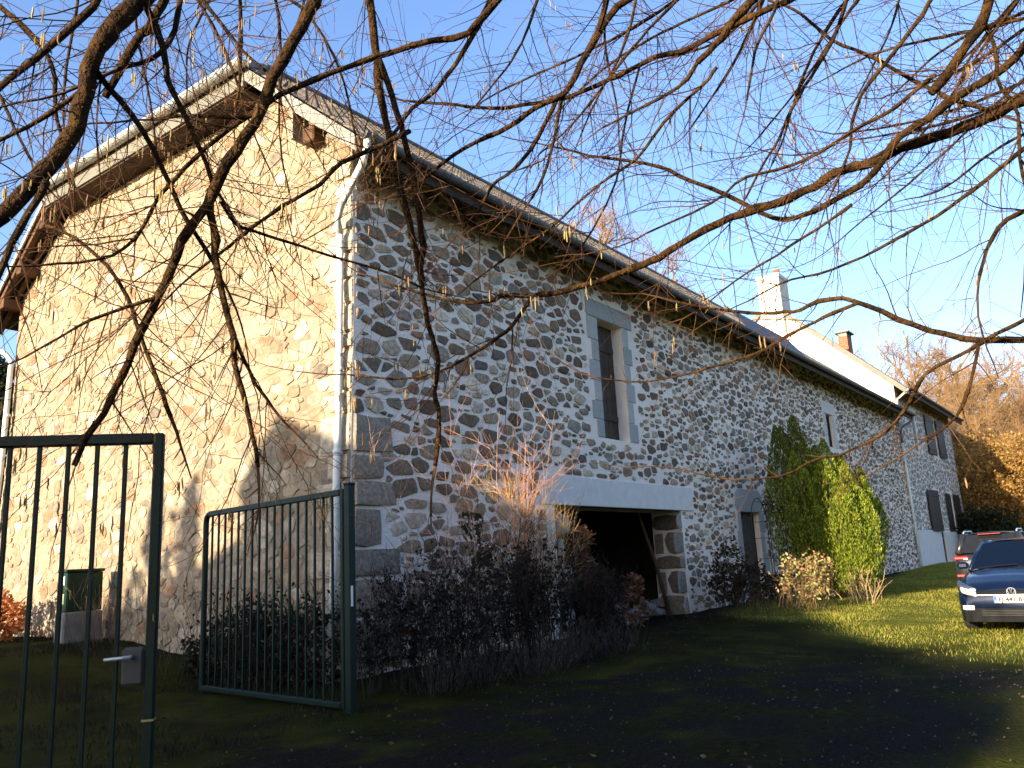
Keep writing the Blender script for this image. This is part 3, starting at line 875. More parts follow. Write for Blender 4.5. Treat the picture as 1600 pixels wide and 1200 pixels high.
for a, b in ((NP[0], NP[1]), (NP[1], NP[2])):
    mb.prism([a, b, (b[0], b[1]-.12), (a[0], a[1]-.12)], lambda y, z: (NX1+.01, y, z), lambda y, z: (NX0-.2, y, z), (.085, .07, .06))
mb.build('roof', m_tile, nb, fix=True)
WP = [(p[0]+dy+.2, p[1]+dz) for p in wing]
mb = MB(); mb.prism([(WP[0][0], -.3)] + WP + [(WP[-1][0], -.3)], lambda y, z: (NX1-.15, y, z), lambda y, z: (NX0+1, y, z)); mb.build('lean_to', m_mortar, nb, fix=True)
for (a, z) in ((-2.2, 1.0), (1.6, 1.0), (0.0, 4.4)):
    mb = MB(); mb.box((NX1+.002, a, z), (NX1+.03, a+1.0, z+1.4)); mb.build('window', m_window, nb)

# ------------------------------------------------------------------ gates
def gate_leaf(name, label, p0, p1, zb, zt, nbar, sw=.085, rw=.07, cols=None, extra=None, bar=.026, round_top=False):
    p0 = np.array(p0, float); p1 = np.array(p1, float); Lg = np.hypot(*(p1-p0)); a = math.atan2(p1[1]-p0[1], p1[0]-p0[0])
    t = thing(name, label, 'gate', (p0[0], p0[1], zb), a, 'green metal gate leaves')
    hgt = zt - zb
    mb = MB(); h = sw/2
    mb.box((0, -h, 0), (sw, h, hgt), bev=.008)
    if round_top:
        mb.tube([(Lg-.04, 0, 0), (Lg-.04, 0, hgt-.14), (Lg-.06, 0, hgt-.07), (Lg-.12, 0, hgt-.037), (Lg-.16, 0, hgt-.035)], .036, 10)
        mb.box((sw+.001, -rw/2, hgt-rw), (Lg-.15, rw/2, hgt), bev=.008)
    else:
        mb.box((Lg-sw, -h, 0), (Lg, h, hgt), bev=.008); mb.box((sw+.001, -rw/2, hgt-rw), (Lg-sw-.001, rw/2, hgt), bev=.008)
    mb.box((sw+.001, -rw/2, 0), (Lg-sw-.001, rw/2, rw*.9), bev=.008)
    mb.build('frame', m_greenpaint, t, local=True)
    for i in range(nbar):
        x = sw + (Lg-2*sw)*(i+1)/(nbar+1)
        mb = MB(); mb.box((x-bar/2, -bar/2, rw*.9), (x+bar/2, bar/2, hgt-rw), bev=.003); mb.build('bar', m_greenpaint, t, local=True)
    return t
gl = gate_leaf('metal_gate', 'near dark green barred gate leaf with lock and lever handle cut by the frame edge', (-4.99+.0, -3.70), (-7.15, -1.63), .05, 2.24, 17, .058, .065, bar=.024)
mb = MB(); mb.box((.060, -.025, .74), (.185, .025, .95), bev=.02); lk = mb.build('lock', mat('lock_grey', (.055,.055,.052), .8, var=.2), gl, local=True)
mb = MB(); mb.tube([(.13, .02, .90), (.13, .075, .90), (.16, .085, .90), (.26, .08, .895)], [.012, .012, .011, .010], 8); mb.build('handle', m_zinc, lk, local=True)
mb = MB(); mb.box((-.004, -.033, .545), (.062, .033, .556)); mb.build('wire_tie', mat('brass_wire', (.30,.24,.12), .4, metal=.6), gl, local=True)
gr = gate_leaf('metal_gate', 'far dark green barred gate leaf standing open against the shrubs by the barn corner', (-1.84, -1.80), (-1.47, 1.22), .05, 2.21, 17, .05, .065, bar=.024, round_top=True)
gp = thing('gate_post', 'square green gate post with a white reflector strip', 'gate post', (-1.86, -1.90, 0))
mb = MB(); mb.box((-.042, -.042, -.2), (.042, .042, 2.24), bev=.006); mb.build('post', m_greenpaint, gp, local=True)
zs = 1.03
mb = MB(); mb.box((-.030, -.0455, zs), (-.002, -.0425, zs+.20)); mb.build('reflector', m_white, gp, local=True)
mb = MB(); mb.box((-.048, -.048, 2.236), (.048, .048, 2.262), bev=.01); mb.build('cap', m_greenpaint, gp, local=True)

# ------------------------------------------------------------------ utility cabinet
cz = .50
cb = thing('utility_cabinet', 'dark green utility cabinet on a concrete base against the sunlit stone wall', 'cabinet', (-1.0, 5.75, cz))
mb = MB(); mb.box((-.02, -.05, -.25), (.62, .26, .47), bev=.02); mb.build('base', m_concrete, cb, local=True)
mb = MB(); mb.box((0, -.03, .475), (.60, .23, 1.10), bev=.012); mb.box((-.02, -.05, 1.102), (.62, .25, 1.15), bev=.01); bd = mb.build('body', m_cabinet, cb, local=True)
mb = MB(); mb.box((-.004, .03, .90), (-.001, .16, 1.04)); mb.build('label', m_white, bd, local=True)
mb = MB(); mb.box((-.004, .03, .60), (-.001, .16, .76)); mb.build('label', mat('pale_yellow_label', (.55,.55,.30), .5, var=.1), bd, local=True)
mb = MB(); mb.box((.03, -.036, .52), (.57, -.031, 1.07), bev=.004); mb.box((.50, -.05, .78), (.53, -.037, .86)); mb.build('door', m_cabinet, bd, local=True)

# ------------------------------------------------------------------ leaves / twigs helpers
def leaf_quads(C, size, up=0.0, asp=.55, dirs=None, r=rng):
    n = len(C)
    d = r.normal(size=(n, 3)) if dirs is None else dirs + r.normal(scale=.35, size=(n, 3))
    d[:, 2] += up
    d /= np.linalg.norm(d, axis=1, keepdims=True)
    a = r.normal(size=(n, 3)); b = np.cross(d, a); b /= np.linalg.norm(b, axis=1, keepdims=True)
    s = np.asarray(size).reshape(-1, 1)
    if len(s) == 1: s = np.repeat(s, n, 0)
    nrm = np.cross(d, b)
    return np.stack([C - d*s, C + b*s*asp + nrm*s*.15, C + d*s, C - b*s*asp + nrm*s*.15], 1)
def vcol(n, cols, r=rng, v=.3):
    cols = np.asarray(cols, float); k = r.integers(0, len(cols), n)
    return cols[k] * r.uniform(1-v, 1+v, (n, 1))
def wander(p, d, L, k, r, jit=.15, grav=0.0):
    pts = [np.array(p, float)]; d = _n(np.array(d, float)); st = L/k
    for i in range(k):
        d = _n(d + np.array([r.gauss(0, jit), r.gauss(0, jit), r.gauss(0, jit)+grav]))
        pts.append(pts[-1] + d*st)
    return np.array(pts)
def rdir(r, z=None):
    v = np.array([r.gauss(0, 1), r.gauss(0, 1), r.gauss(0, 1)])
    return _n(v)

# ------------------------------------------------------------------ hazel boughs over the viewpoint
B = []
def bough(pts, w0, w1, d0, d1, root=None, dens=1.0):
    B.append((pts, w0, w1, d0, d1, root, dens))
# left group
bough([(235,-15),(217,0),(190,28),(165,49),(145,110),(124,176),(101,225),(75,262),(52,289),(20,325),(-15,350)], 36, 30, 3.2, 2.7, 0)
bough([(262,-12),(240,30),(215,62),(190,105),(165,150)], 18, 14, 3.3, 3.1, 0, .3)
bough([(495,-12),(487,12),(455,70),(415,150),(390,205),(350,262),(325,318),(290,368),(268,420),(251,456),(217,524),(191,587),(165,640),(135,685),(116,728)], 25, 11, 3.4, 3.0, 0, .75)
bough([(325,318),(334,360),(338,407),(349,464),(364,524),(368,576),(382,625),(394,670),(403,730)], 15, 8, 3.25, 3.1, None, .8)
bough([(364,520),(380,560),(400,600),(425,636)], 8, 6, 3.17, 3.2)
bough([(229,12),(255,71),(262,124),(277,157),(296,199),(322,255),(333,290)], 13, 8, 3.2, 3.25)
bough([(150,110),(169,135),(202,172),(232,221),(259,274),(285,334),(311,375),(330,405)], 12, 8, 3.0, 3.3)
bough([(72,352),(112,369),(147,396),(177,427),(204,474),(210,497),(221,531),(240,580),(255,617),(267,652)], 6, 9, 3.4, 3.2, None)
bough([(640,205),(600,225),(532,255),(499,289),(442,322),(394,356),(345,395),(300,430)], 10, 5, 3.9, 3.4)
bough([(612,82),(581,90),(525,112),(450,142),(420,161),(360,202),(311,240),(277,277),(247,311),(229,345),(210,375),(180,397),(154,405)], 11, 6, 3.8, 3.1)
bough([(251,462),(225,471),(180,486),(131,505),(94,527),(37,559)], 8, 4, 3.15, 2.9)
bough([(573,-15),(577,0),(586,68),(594,143),(605,210),(620,281),(639,345),(654,409),(660,440)], 16, 12, 4.0, 4.0, 1, .7)
bough([(588,84),(616,161),(639,244),(650,300),(661,386),(657,430),(669,505),(684,557),(680,610),(686,662),(680,728)], 13, 8, 4.0, 4.0, None, .7)
bough([(155,-10),(150,4),(105,49),(67,82),(30,112),(-10,146)], 14, 12, 2.9, 2.7, 0)
bough([(-12,0),(10,18),(37,41),(71,82),(86,124),(86,169),(95,206)], 11, 7, 3.5, 3.4, 2)
bough([(150,128),(127,142),(64,187),(30,205),(-10,224)], 9, 7, 3.05, 2.9)
bough([(-10,138),(0,150),(22,199),(49,251)], 7, 5, 3.8, 3.7, 2)
bough([(72,285),(67,296),(37,345),(11,397),(-12,450)], 15, 12, 2.75, 2.6)
bough([(373,-12),(375,0),(376,67),(375,124),(368,170)], 9, 5, 4.2, 4.1, 0)
bough([(440,-12),(487,30),(532,112),(555,210)], 6, 4, 4.3, 4.2, 1)
bough([(415,172),(375,184),(300,180),(236,187)], 8, 6, 3.4, 3.3, None, .5)
bough([(283,-12),(277,30),(259,75),(225,97),(184,109)], 11, 8, 3.4, 3.1, 0)
bough([(345,315),(367,349),(394,360),(442,375),(506,397),(600,424),(660,450)], 7, 4, 3.3, 3.7)
bough([(305,-12),(349,41),(379,79),(416,112)], 8, 5, 3.7, 3.7, 0)
# right group
bough([(1620,150),(1600,157),(1544,184),(1487,206),(1412,229),(1356,255),(1307,270),(1262,296),(1210,319),(1150,337),(1094,364),(1037,397),(1000,415),(950,434),(875,456),(830,462),(789,461),(762,471),(710,471),(650,456),(600,440)], 24, 4, 3.6, 4.6, 3, .8)
bough([(830,464),(800,509),(762,539),(710,569),(676,584),(620,592),(540,585)], 8, 3, 4.25, 4.4)
bough([(1550,-15),(1544,0),(1536,34),(1506,75),(1480,116),(1454,146)], 20, 15, 3.2, 3.3, 3, .5)
bough([(1620,55),(1600,75),(1562,112),(1499,150),(1450,184),(1401,217),(1375,259),(1349,285),(1300,315),(1270,330),(1232,343),(1202,337),(1139,307),(1067,277),(1025,259),(942,246)], 17, 6, 3.4, 4.4, 3)
bough([(1625,532),(1600,531),(1525,531),(1465,520),(1412,501),(1360,479),(1315,466),(1277,471),(1247,486),(1221,488),(1180,490),(1112,482),(1050,470)], 14, 4, 3.3, 3.8, 4, .8)
bough([(1340,474),(1292,494),(1262,509),(1225,527),(1187,550),(1127,569),(1075,584),(1000,597),(930,590)], 7, 3, 3.5, 4.0)
bough([(1620,492),(1600,501),(1550,525),(1502,554),(1450,580),(1431,610),(1409,647),(1382,677),(1337,700),(1311,711),(1270,719),(1225,743),(1150,750),(1090,740)], 9, 3, 3.2, 3.9, 4, .8)
bough([(1529,540),(1517,595),(1499,644),(1472,672),(1440,690)], 7, 4, 3.3, 3.3)
bough([(1250,-12),(1225,4),(1150,37),(1075,75),(1025,90),(961,120),(897,148),(860,157),(777,169),(706,163),(640,158)], 13, 5, 3.8, 4.6, 3)
bough([(1000,-12),(969,7),(931,56),(905,105),(882,146),(837,169),(800,195),(755,217),(706,244),(650,290)], 15, 6, 3.9, 4.3, 1)
bough([(950,-12),(945,10),(934,50)], 12, 10, 3.8, 3.9, 1, .3)
bough([(785,-12),(777,0),(747,34),(725,56),(669,64),(612,82)], 15, 10, 3.8, 3.85, 1)
bough([(770,-12),(762,11),(744,49),(714,97),(680,142),(650,165),(631,187),(600,230)], 11, 6, 4.2, 4.4, 1)
bough([(1185,-12),(1169,7),(1142,37),(1124,64),(1090,97)], 17, 12, 3.6, 3.7, 3, .5)
bough([(1090,97),(1062,135),(987,176),(942,199)], 8, 4, 3.7, 4.0)
bough([(1326,-12),(1307,49),(1277,105),(1255,139),(1232,180),(1217,217),(1191,259),(1165,310)], 8, 4, 3.9, 4.1, 3)
bough([(1462,-12),(1431,37),(1375,109),(1345,150),(1330,199),(1326,240),(1300,300)], 9, 4, 3.7, 3.9, 3)
bough([(1200,0),(1247,19),(1300,62),(1364,90),(1431,127),(1487,154),(1544,172)], 5, 9, 4.3, 4.1)
bough([(1620,222),(1600,232),(1555,270),(1517,300),(1469,334),(1412,367),(1349,401),(1285,427),(1229,439),(1170,470)], 10, 3, 3.5, 4.1, 4)
bough([(1460,118),(1442,131),(1397,169),(1337,202),(1270,244),(1210,266),(1161,279),(1109,319),(1011,364)], 9, 4, 3.3, 3.9)
bough([(1330,320),(1311,334),(1255,371),(1210,401),(1154,435),(1110,470)], 7, 3, 3.5, 3.8)
bough([(1620,318),(1600,330),(1566,349),(1544,386),(1530,430)], 11, 6, 3.0, 3.1, 4)
bough([(1536,34),(1555,75),(1559,131),(1589,169),(1592,240),(1605,300)], 8, 6, 3.25, 3.3)
bough([(1407,-10),(1403,7),(1390,49),(1367,98),(1340,150)], 5, 3, 4.5, 4.5, 3)
bough([(1216,-10),(1210,19),(1184,67),(1172,124),(1167,157)], 7, 4, 3.8, 3.8, 3)
bough([(880,150),(875,165),(864,225),(849,274),(830,311)], 7, 5, 4.1, 4.1)
bough([(870,155),(849,199),(826,240),(796,270),(770,289),(747,330),(720,360)], 9, 4, 4.1, 4.3)
bough([(1120,105),(1100,131),(1040,187),(999,244),(946,281),(905,315),(860,356),(811,390),(777,412),(740,440)], 7, 3, 3.8, 4.2)
bough([(1200,-10),(1130,60),(1050,90)], 6, 4, 4.6, 4.7, 3)
bough([(1000,100),(975,200),(960,290),(900,400),(860,430)], 5, 3, 4.8, 4.9, None)
rb = random.Random(77)
for i in range(16):   # thinner boughs sweeping down from the upper right
    y0 = rb.uniform(-250, 210); x0 = 1650 if y0 > -15 else rb.uniform(1050, 1640)
    y0 = y0 if x0 == 1650 else -40
    Lb = rb.uniform(250, 440); an = rb.uniform(.25, .75) if x0 == 1650 else rb.uniform(.5, 1.1)
    P = []; 
    for k in range(8):
        t = k/7; a = an + .25*math.sin(3*t+i)
        P.append((x0 - Lb*t*math.cos(an) + 12*math.sin(5*t+i), y0 + Lb*t*math.sin(an) + 18*math.sin(4*t+2*i)*t))
    bough(P, rb.uniform(6, 9), 3, rb.uniform(4.0, 5.0), rb.uniform(4.4, 5.6), 3 if x0 < 1650 else 4, .9)
for i in range(9):
    x0 = rb.uniform(30, 1000); Lb = rb.uniform(160, 360); an = rb.uniform(1.0, 2.2)
    P = [(x0 + Lb*t*math.cos(an) + 10*math.sin(5*t+i), -30 + Lb*t*math.sin(an)) for t in np.linspace(0, 1, 7)]
    bough(P, rb.uniform(5, 7), 3, rb.uniform(3.8, 4.8), rb.uniform(3.9, 5), 0 if x0 < 500 else 1, .9)

def spline(P, n):
    P = np.asarray(P, float); k = len(P)
    if k < 3: return np.array([P[0] + (P[-1]-P[0])*t for t in np.linspace(0, 1, n)])
    t = np.linspace(0, k-1, n); out = []
    for q in t:
        i = min(int(q), k-2); u = q - i
        p1, p2 = P[i], P[i+1]; p0 = P[i-1] if i > 0 else 2*p1-p2; p3 = P[i+2] if i+2 < k else 2*p2-p1
        out.append(.5*((2*p1) + (-p0+p2)*u + (2*p0-5*p1+4*p2-p3)*u*u + (-p0+3*p1-3*p2+p3)*u**3))
    return np.array(out)
fwd = _n(np.array([M[0, 2], M[1, 2], 0])); rgt = np.array([fwd[1], -fwd[0], 0])
stool = CAM + rgt*4.3 + fwd*1.3; stool[2] = float(ground(stool[0], stool[1]))
stool2 = CAM - rgt*4.4 + fwd*2.2; stool2[2] = float(ground(stool2[0], stool2[1]))
KN = [CAM + rgt*.9 + fwd*1.6 + np.array([0, 0, 4.4]), CAM + rgt*1.7 + fwd*1.7 + np.array([0, 0, 4.6]), stool2 + np.array([.2, .1, 3.4]),
      CAM + rgt*3.2 + fwd*1.7 + np.array([0, 0, 4.0]), CAM + rgt*3.9 + fwd*1.9 + np.array([0, 0, 2.3])]
haz = thing('hazel_tree', 'bare hazel whose long boughs hang across the whole view', 'tree', tuple(stool))
haz2 = thing('hazel_tree', 'smaller bare hazel reaching in from the upper left corner', 'tree', tuple(stool2))
rh = random.Random(31)
def knobby(P, rad, r):
    """bark knots and slight wander"""
    k = len(P); rad = np.array(rad, float)
    for i in range(1, k-1):
        P[i] += np.array([r.gauss(0, 1), r.gauss(0, 1), r.gauss(0, 1)])*rad[i]*.16
        rad[i] *= r.uniform(.90, 1.10)
        if r.random() < .07: rad[i] *= 1.25
    return P, rad
tw = {0: MB(), 1: MB()}; ck = {0: MB(), 1: MB()}; ms = {0: MB(), 1: MB()}
def catkin(mb, p, r, L=None):
    L = L or r.uniform(.035, .07); k = 4
    pts = [p + np.array([r.gauss(0, .0005)*i, r.gauss(0, .0005)*i, -L*i/k]) for i in range(k+1)]
    c = r.choice([(.36,.25,.085), (.42,.30,.10), (.30,.17,.07), (.34,.22,.12)]); q = r.uniform(.7, 1.2)
    mb.tube(pts, [.0012, .0030, .0032, .0030, .0013], 5, tuple(v*q for v in c))
def twig(mb, mc, p, d, L, rad, r, lvl, catk):
    k = max(4, int(L/.07)); P = wander(p, d, L, k, r, .12 if lvl else .10, -.015 + (.03 if lvl == 0 else 0))
    rr = np.linspace(rad, max(.0009, rad*.35), k+1)
    mb.tube(P, rr, 4 if lvl == 0 else 3, None, False)
    if lvl < 2:
        n = int(L*(8 if lvl == 0 else 4)*r.uniform(.6, 1.2))
        for i in range(n):
            j = r.randint(1, k-1); t = _n(P[j+1]-P[j]); s = rdir(r); s = _n(s - t*(s@t))
            dd = _n(t*.75 + s*.85 + np.array([0, 0, r.uniform(-.25, .15)]))
            twig(mb, mc, P[j], dd, L*r.uniform(.18, .55)*(1-.45*j/k), max(.0010, rr[j]*.62), r, lvl+1, catk)
    if lvl >= 1 and r.random() < catk:
        for q in range(r.choice([1, 2, 2, 3])): catkin(mc, P[-1-(q % 2)] + np.array([r.gauss(0, .006), r.gauss(0, .006), 0]), r)
trunk_starts = {}
for (pts, w0, w1, d0, d1, root, dens) in B:
    k = len(pts); P = np.array([at_depth(q[0], q[1], d0 + (d1-d0)*i/(k-1)) for i, q in enumerate(pts)])
    n = max(10, int(sum(np.linalg.norm(P[i+1]-P[i]) for i in range(k-1))/.055))
    n = min(n, 70)
    C = spline(P, n)
    dd = np.linspace(d0, d1, n); rad = np.linspace(w0, w1, n)/2*dd/F*.84
    own = 1 if root == 2 else 0
    par = haz2 if own else haz
    Cw, rad = knobby(C.copy(), rad, rh)
    if root is not None:
        K = KN[root]; t = _n(Cw[0]-Cw[2]); dist = np.linalg.norm(K-Cw[0])
        c1 = Cw[0] + t*dist*.40; c2 = K + np.array([0, 0, .35*dist]) + (Cw[0]-K)*.15
        e = []
        for u in np.linspace(0, 1, 14)[1:]:
            e.append((1-u)**3*Cw[0] + 3*(1-u)**2*u*c1 + 3*(1-u)*u*u*c2 + u**3*K)
        e = np.array(e[::-1]); Cw = np.concatenate([e, Cw]); rad = np.concatenate([np.linspace(rad[0]*1.35, rad[0]*1.02, len(e)), rad])
        # keep the joint smooth
        n0 = len(e)
    else: n0 = 0
    mb = MB(); mb.tube(Cw, rad, 9 if w0 > 12 else 7); mb.build('bough', m_bark, par, smooth=True)
    Ltot = sum(np.linalg.norm(Cw[i+1]-Cw[i]) for i in range(n0, len(Cw)-1))
    nt = int(Ltot*(14 if pts[k//2][0] < 760 else 11.5)*dens) + 2
    for i in range(nt):
        j = rh.randint(n0+1, len(Cw)-2); t = _n(Cw[j+1]-Cw[j]); s = rdir(rh); s = _n(s - t*(s@t))
        d_ = _n(t*rh.uniform(.4, 1.1) + s + np.array([0, 0, -.25]))
        L = rh.uniform(.15, .95)*(.6 if w0 > 20 else 1.0)
        left = pts[k//2][0] < 720
        if pts[k//2][1] > 450 and pts[k//2][0] > 800: L *= .45
        twig(tw[own], ck[own], Cw[j], d_, L, min(rad[j]*.5, rh.uniform(.0018, .0036)), rh, 0, .16 if left else .04)
    # stubs, buds and moss tufts
    nm = int(Ltot*(60 if w0 > 11 else 22))
    for i in range(nm):
        j = rh.randint(n0, len(Cw)-2); s = rdir(rh); t = _n(Cw[j+1]-Cw[j]); s = _n(s - t*(s@t) + np.array([0,0,.15]))
        p = Cw[j] + s*rad[j]*.9
        ms[own].tube([p, p+(s+t*.4)*rh.uniform(.006, .022)], [rh.uniform(.0015, .003), .0008], 3, rh.choice([(.15,.13,.05), (.10,.075,.035), (.08,.05,.03), (.22,.21,.10)]), False)
    # a continuing leader at the thin end
    if w1 <= 9:
        twig(tw[own], ck[own], Cw[-1], _n(Cw[-1]-Cw[-3]), rh.uniform(.25, .6), rad[-1]*.9, rh, 0, .1)
for own, par in ((0, haz), (1, haz2)):
    if tw[own].n: tag(tw[own].build('twigs', m_twig, par), kind='stuff')
    if ck[own].n: tag(ck[own].build('catkins', m_catkin, par), kind='stuff')
    if ms[own].n: tag(ms[own].build('moss_tufts', m_leaf, par), kind='stuff')
for ki, (base, par) in enumerate(((stool, haz), (stool, haz), (stool2, haz2), (stool, haz), (stool, haz))):
    K = KN[ki]; b = base + np.array([rh.gauss(0, .12), rh.gauss(0, .12), -.15])
    c1 = b + np.array([0, 0, 1.8]); c2 = K - np.array([0, 0, .1]) + (base-K)*np.array([.35, .35, 0])
    P = np.array([(1-u)**3*b + 3*(1-u)**2*u*c1 + 3*(1-u)*u*u*c2 + u**3*K for u in np.linspace(0, 1, 18)])
    mb = MB(); mb.tube(P, np.linspace(.11, .06, 18), 10); mb.build('trunk', m_bark, par, smooth=True)

# ------------------------------------------------------------------ background bare trees
def bare_tree(name, label, h, seed, spread=.5, group=None, tone=1.0):
    r = random.Random(seed); t = thing(name, label, 'tree', (0, 0, 0), 0, group)
    tr = MB(); cr = MB()
    def branch(p, d, L, rad, lvl):
        k = 4 if lvl < 3 else 3
        P = wander(p, d, L, k, r, .10 + .04*lvl, .03)
        rr = np.linspace(rad, rad*.55, k+1)
        (tr if lvl < 2 else cr).tube(P, rr, (8, 6, 4, 3, 3)[lvl], None, False)
        if lvl >= 4: return
        n = (11, 8, 9, 8)[lvl]
        for i in range(n):
            u = r.uniform(.30, 1.0) if lvl else r.uniform(.28, 1.0)
            j = min(int(u*k), k-1); q = P[j] + (P[j+1]-P[j])*(u*k-j); tt = _n(P[j+1]-P[j])
            s = rdir(r); s = _n(s - tt*(s@tt)); dd = _n(tt*r.uniform(.6, 1.1) + s*(spread+.45) + np.array([0, 0, .15]))
            branch(q, dd, L*r.uniform(.38, .62)*(1.1-.4*u), rr[j]*.5, lvl+1)
    branch((0, 0, -.3), (0, 0, 1), h*.72, h*.016, 0)
    tr.build('trunk', m_treebark, t, smooth=True, local=True); tag(cr.build('crown', m_treecrown, t, local=True))
    return t
m_treecrown = mat('twig_crown', (.15,.082,.036), .9, vscale=.4, col2=(.25,.15,.066))
fw = 'bare trees on the slope beyond the house'
T = [bare_tree('bare_tree', 'tall bare tree with a rounded orange crown rising just behind the house gutter', 14, 3, .45, fw),
     bare_tree('bare_tree', 'broad spreading bare tree on the slope beyond the house', 13, 8, .65, fw),
     bare_tree('bare_tree', 'slender bare tree on the slope beyond the house', 13, 15, .35, fw)]
def top_at(px_, py_, D):
    q = ray(px_, py_); q = q/np.hypot(q[0], q[1]); return CAM + q*D
spots = [(1440,520,80,0),(1405,552,92,1),(1480,535,88,2),(1530,560,78,1),(1500,600,72,2),(1575,590,84,0),(1615,600,76,1),(1650,560,90,0),(1560,640,70,2),(1600,660,68,1),(1545,690,66,0),(1640,690,66,2),(1460,570,100,2),(1380,600,104,1)]
rs_ = random.Random(5)
spots += [(rs_.uniform(1470, 1660), rs_.uniform(590, 690), rs_.uniform(64, 84), rs_.randint(0, 2)) for _ in range(12)]
for i, (a, b, D, k) in enumerate(spots):
    p = top_at(a, b, D); g = float(ground(p[0], p[1])); hh = p[2]-g
    base = (14, 13, 13)[k]; sc = hh/(base*.83)
    if i < 1:
        o = T[0]; o.location = (p[0], p[1], g-.2); o.scale = (sc,)*3
    elif i == 1: o = T[1]; o.location = (p[0], p[1], g-.2); o.scale = (sc,)*3; o['label'] = 'broad bare tree partly hidden behind the verge of the house roof'
    elif i == 2: o = T[2]; o.location = (p[0], p[1], g-.2); o.scale = (sc,)*3; o['label'] = 'slender bare tree standing behind the end corner of the house'
    else:
        o = copy_thing(T[k], (p[0], p[1], g-.2), i*1.3, sc, 'bare orange-brown tree among the massed trees on the slope beyond the house')
fb = 'bare trees behind the barn roof'
for i, (a, b, D, k, lab) in enumerate([(880,295,62,2,'pale bare tree top showing above the middle of the barn roof'), (925,345,66,1,'lower pale bare tree beside the tallest one above the barn roof'), (1065,430,66,2,'pinkish bare tree tip peeping over the far part of the barn ridge')]):
    p = top_at(a, b, D); g = float(ground(p[0], p[1])); base = (14, 13, 13)[k]
    copy_thing(T[k], (p[0], p[1], g-.2), i*2.1, (p[2]-g)/(base*.98), lab, fb)
# bare trees and an evergreen behind the viewpoint, dappling the light
p = (-24., -11.2); copy_thing(T[1], (p[0], p[1], 0), .4, .85, 'bare tree behind the viewpoint that dappled shade comes from', 'trees behind the viewpoint')
p = (-19., -8.0); copy_thing(T[0], (p[0], p[1], 0), 1.4, .62, 'shorter bare tree by the lane behind the viewpoint', 'trees behind the viewpoint')

def leafy(name, label, cat, loc, lobes, n, size, cols, stems=6, stem_h=1.0, group=None, seed=1, asp=.55, mleaf=None, up=0.0, stemr=.02):
    """lobes: (dx,dy,dz,rx,ry,rz)"""
    r = np.random.default_rng(seed); rr = random.Random(seed)
    t = thing(name, label, cat, loc, 0, group)
    C = []; D = []
    for (a, b, c, ra, rb_, rc) in lobes:
        k = int(n/len(lobes)); v = r.normal(size=(k, 3)); v /= np.linalg.norm(v, axis=1, keepdims=True)
        rad = r.uniform(.35, 1.0, (k, 1))**.5
        # clumps
        ph = r.uniform(0, 6, 3)
        cl = .82 + .18*np.sin(v[:, 0:1]*5+ph[0])*np.sin(v[:, 1:2]*6+ph[1]) + .1*np.sin(v[:, 2:3]*9+ph[2])
        C.append(v*rad*cl*np.array([ra, rb_, rc]) + np.array([a, b, c])); D.append(v)
    C = np.concatenate(C); D = np.concatenate(D)
    C = C[C[:, 2] > .02]; D = D[:len(C)]
    mb = MB(); mb.quads(leaf_quads(C, size*r.uniform(.6, 1.3, len(C)), up, asp, None, r), vcol(len(C), cols, r))
    mb.build('foliage', mleaf or m_leaf, t, local=True)
    mb = MB()
    for i in range(stems):
        lb = lobes[i % len(lobes)]
        e = np.array([lb[0], lb[1], lb[2]]) + np.array([rr.gauss(0, .5)*lb[3], rr.gauss(0, .5)*lb[4], lb[5]*.6*rr.random()])
        s = np.array([lb[0]*.08+rr.gauss(0, .02), lb[1]*.08+rr.gauss(0, .02), -.15])
        P = spline([s, s*.5+e*.5+np.array([rr.gauss(0, .08), rr.gauss(0, .08), .1]), e], 8)
        mb.tube(P, np.linspace(stemr, stemr*.3, 8), 5)
    mb.build('stems', m_twig, t, smooth=True, local=True)
    return t
g_ = float(ground(-17.5, 5.4))
leafy('evergreen_tree', 'tall evergreen behind the viewpoint shading the foot of the sunlit wall', 'tree', (-17.5, 7.0, 0),
      [(0, -.35, 5.2, 1.1, .62, 2.1), (.2, -.75, 6.4, .7, .30, 1.1), (0, .65, 4.6, 1.0, .60, 1.9), (0, 1.5, 4.2, .9, .55, 1.6), (0, .3, 6.6, .5, .3, .9)], 2600, .11, [(.03,.05,.015), (.05,.07,.02)], 10, 2, seed=4, stemr=.09)

hx = [(x_, r_*.4, 2.6, 1.7, 1.0, 3.2) for x_, r_ in zip(np.arange(-9, 9.1, 2.0), [0, 1, -1, 0, 1, 0, -1, 1, 0, 1])]  # hedge added out of view to darken the foreground and lower wall
leafy('laurel_hedge', 'tall dark laurel hedge along the right side of the drive outside the frame', 'hedge', (0.5, -14.2, 0), hx, 9000, .15, [(.015,.022,.010), (.024,.032,.014), (.010,.016,.008)], 20, 2, seed=51, stemr=.05)
for i, (x_, y_, h_) in enumerate([(-15.5, -13.5, 13), (-12.0, -17.5, 12)]):  # trees added out of view to block sky light from behind
    leafy('conifer', ('tall dark conifer behind the viewpoint nearest the lane', 'tall dark conifer behind the viewpoint beyond the hazel')[i], 'tree', (x_, y_, 0), [(0,0,h_*.28,3.0,3.0,h_*.27), (0,0,h_*.52,2.3,2.3,h_*.25), (0,0,h_*.76,1.4,1.4,h_*.25)], 6000, .24, [(.014,.022,.010), (.022,.030,.013)], 10, 2, seed=52+i, stemr=.14, group='conifers behind the viewpoint')
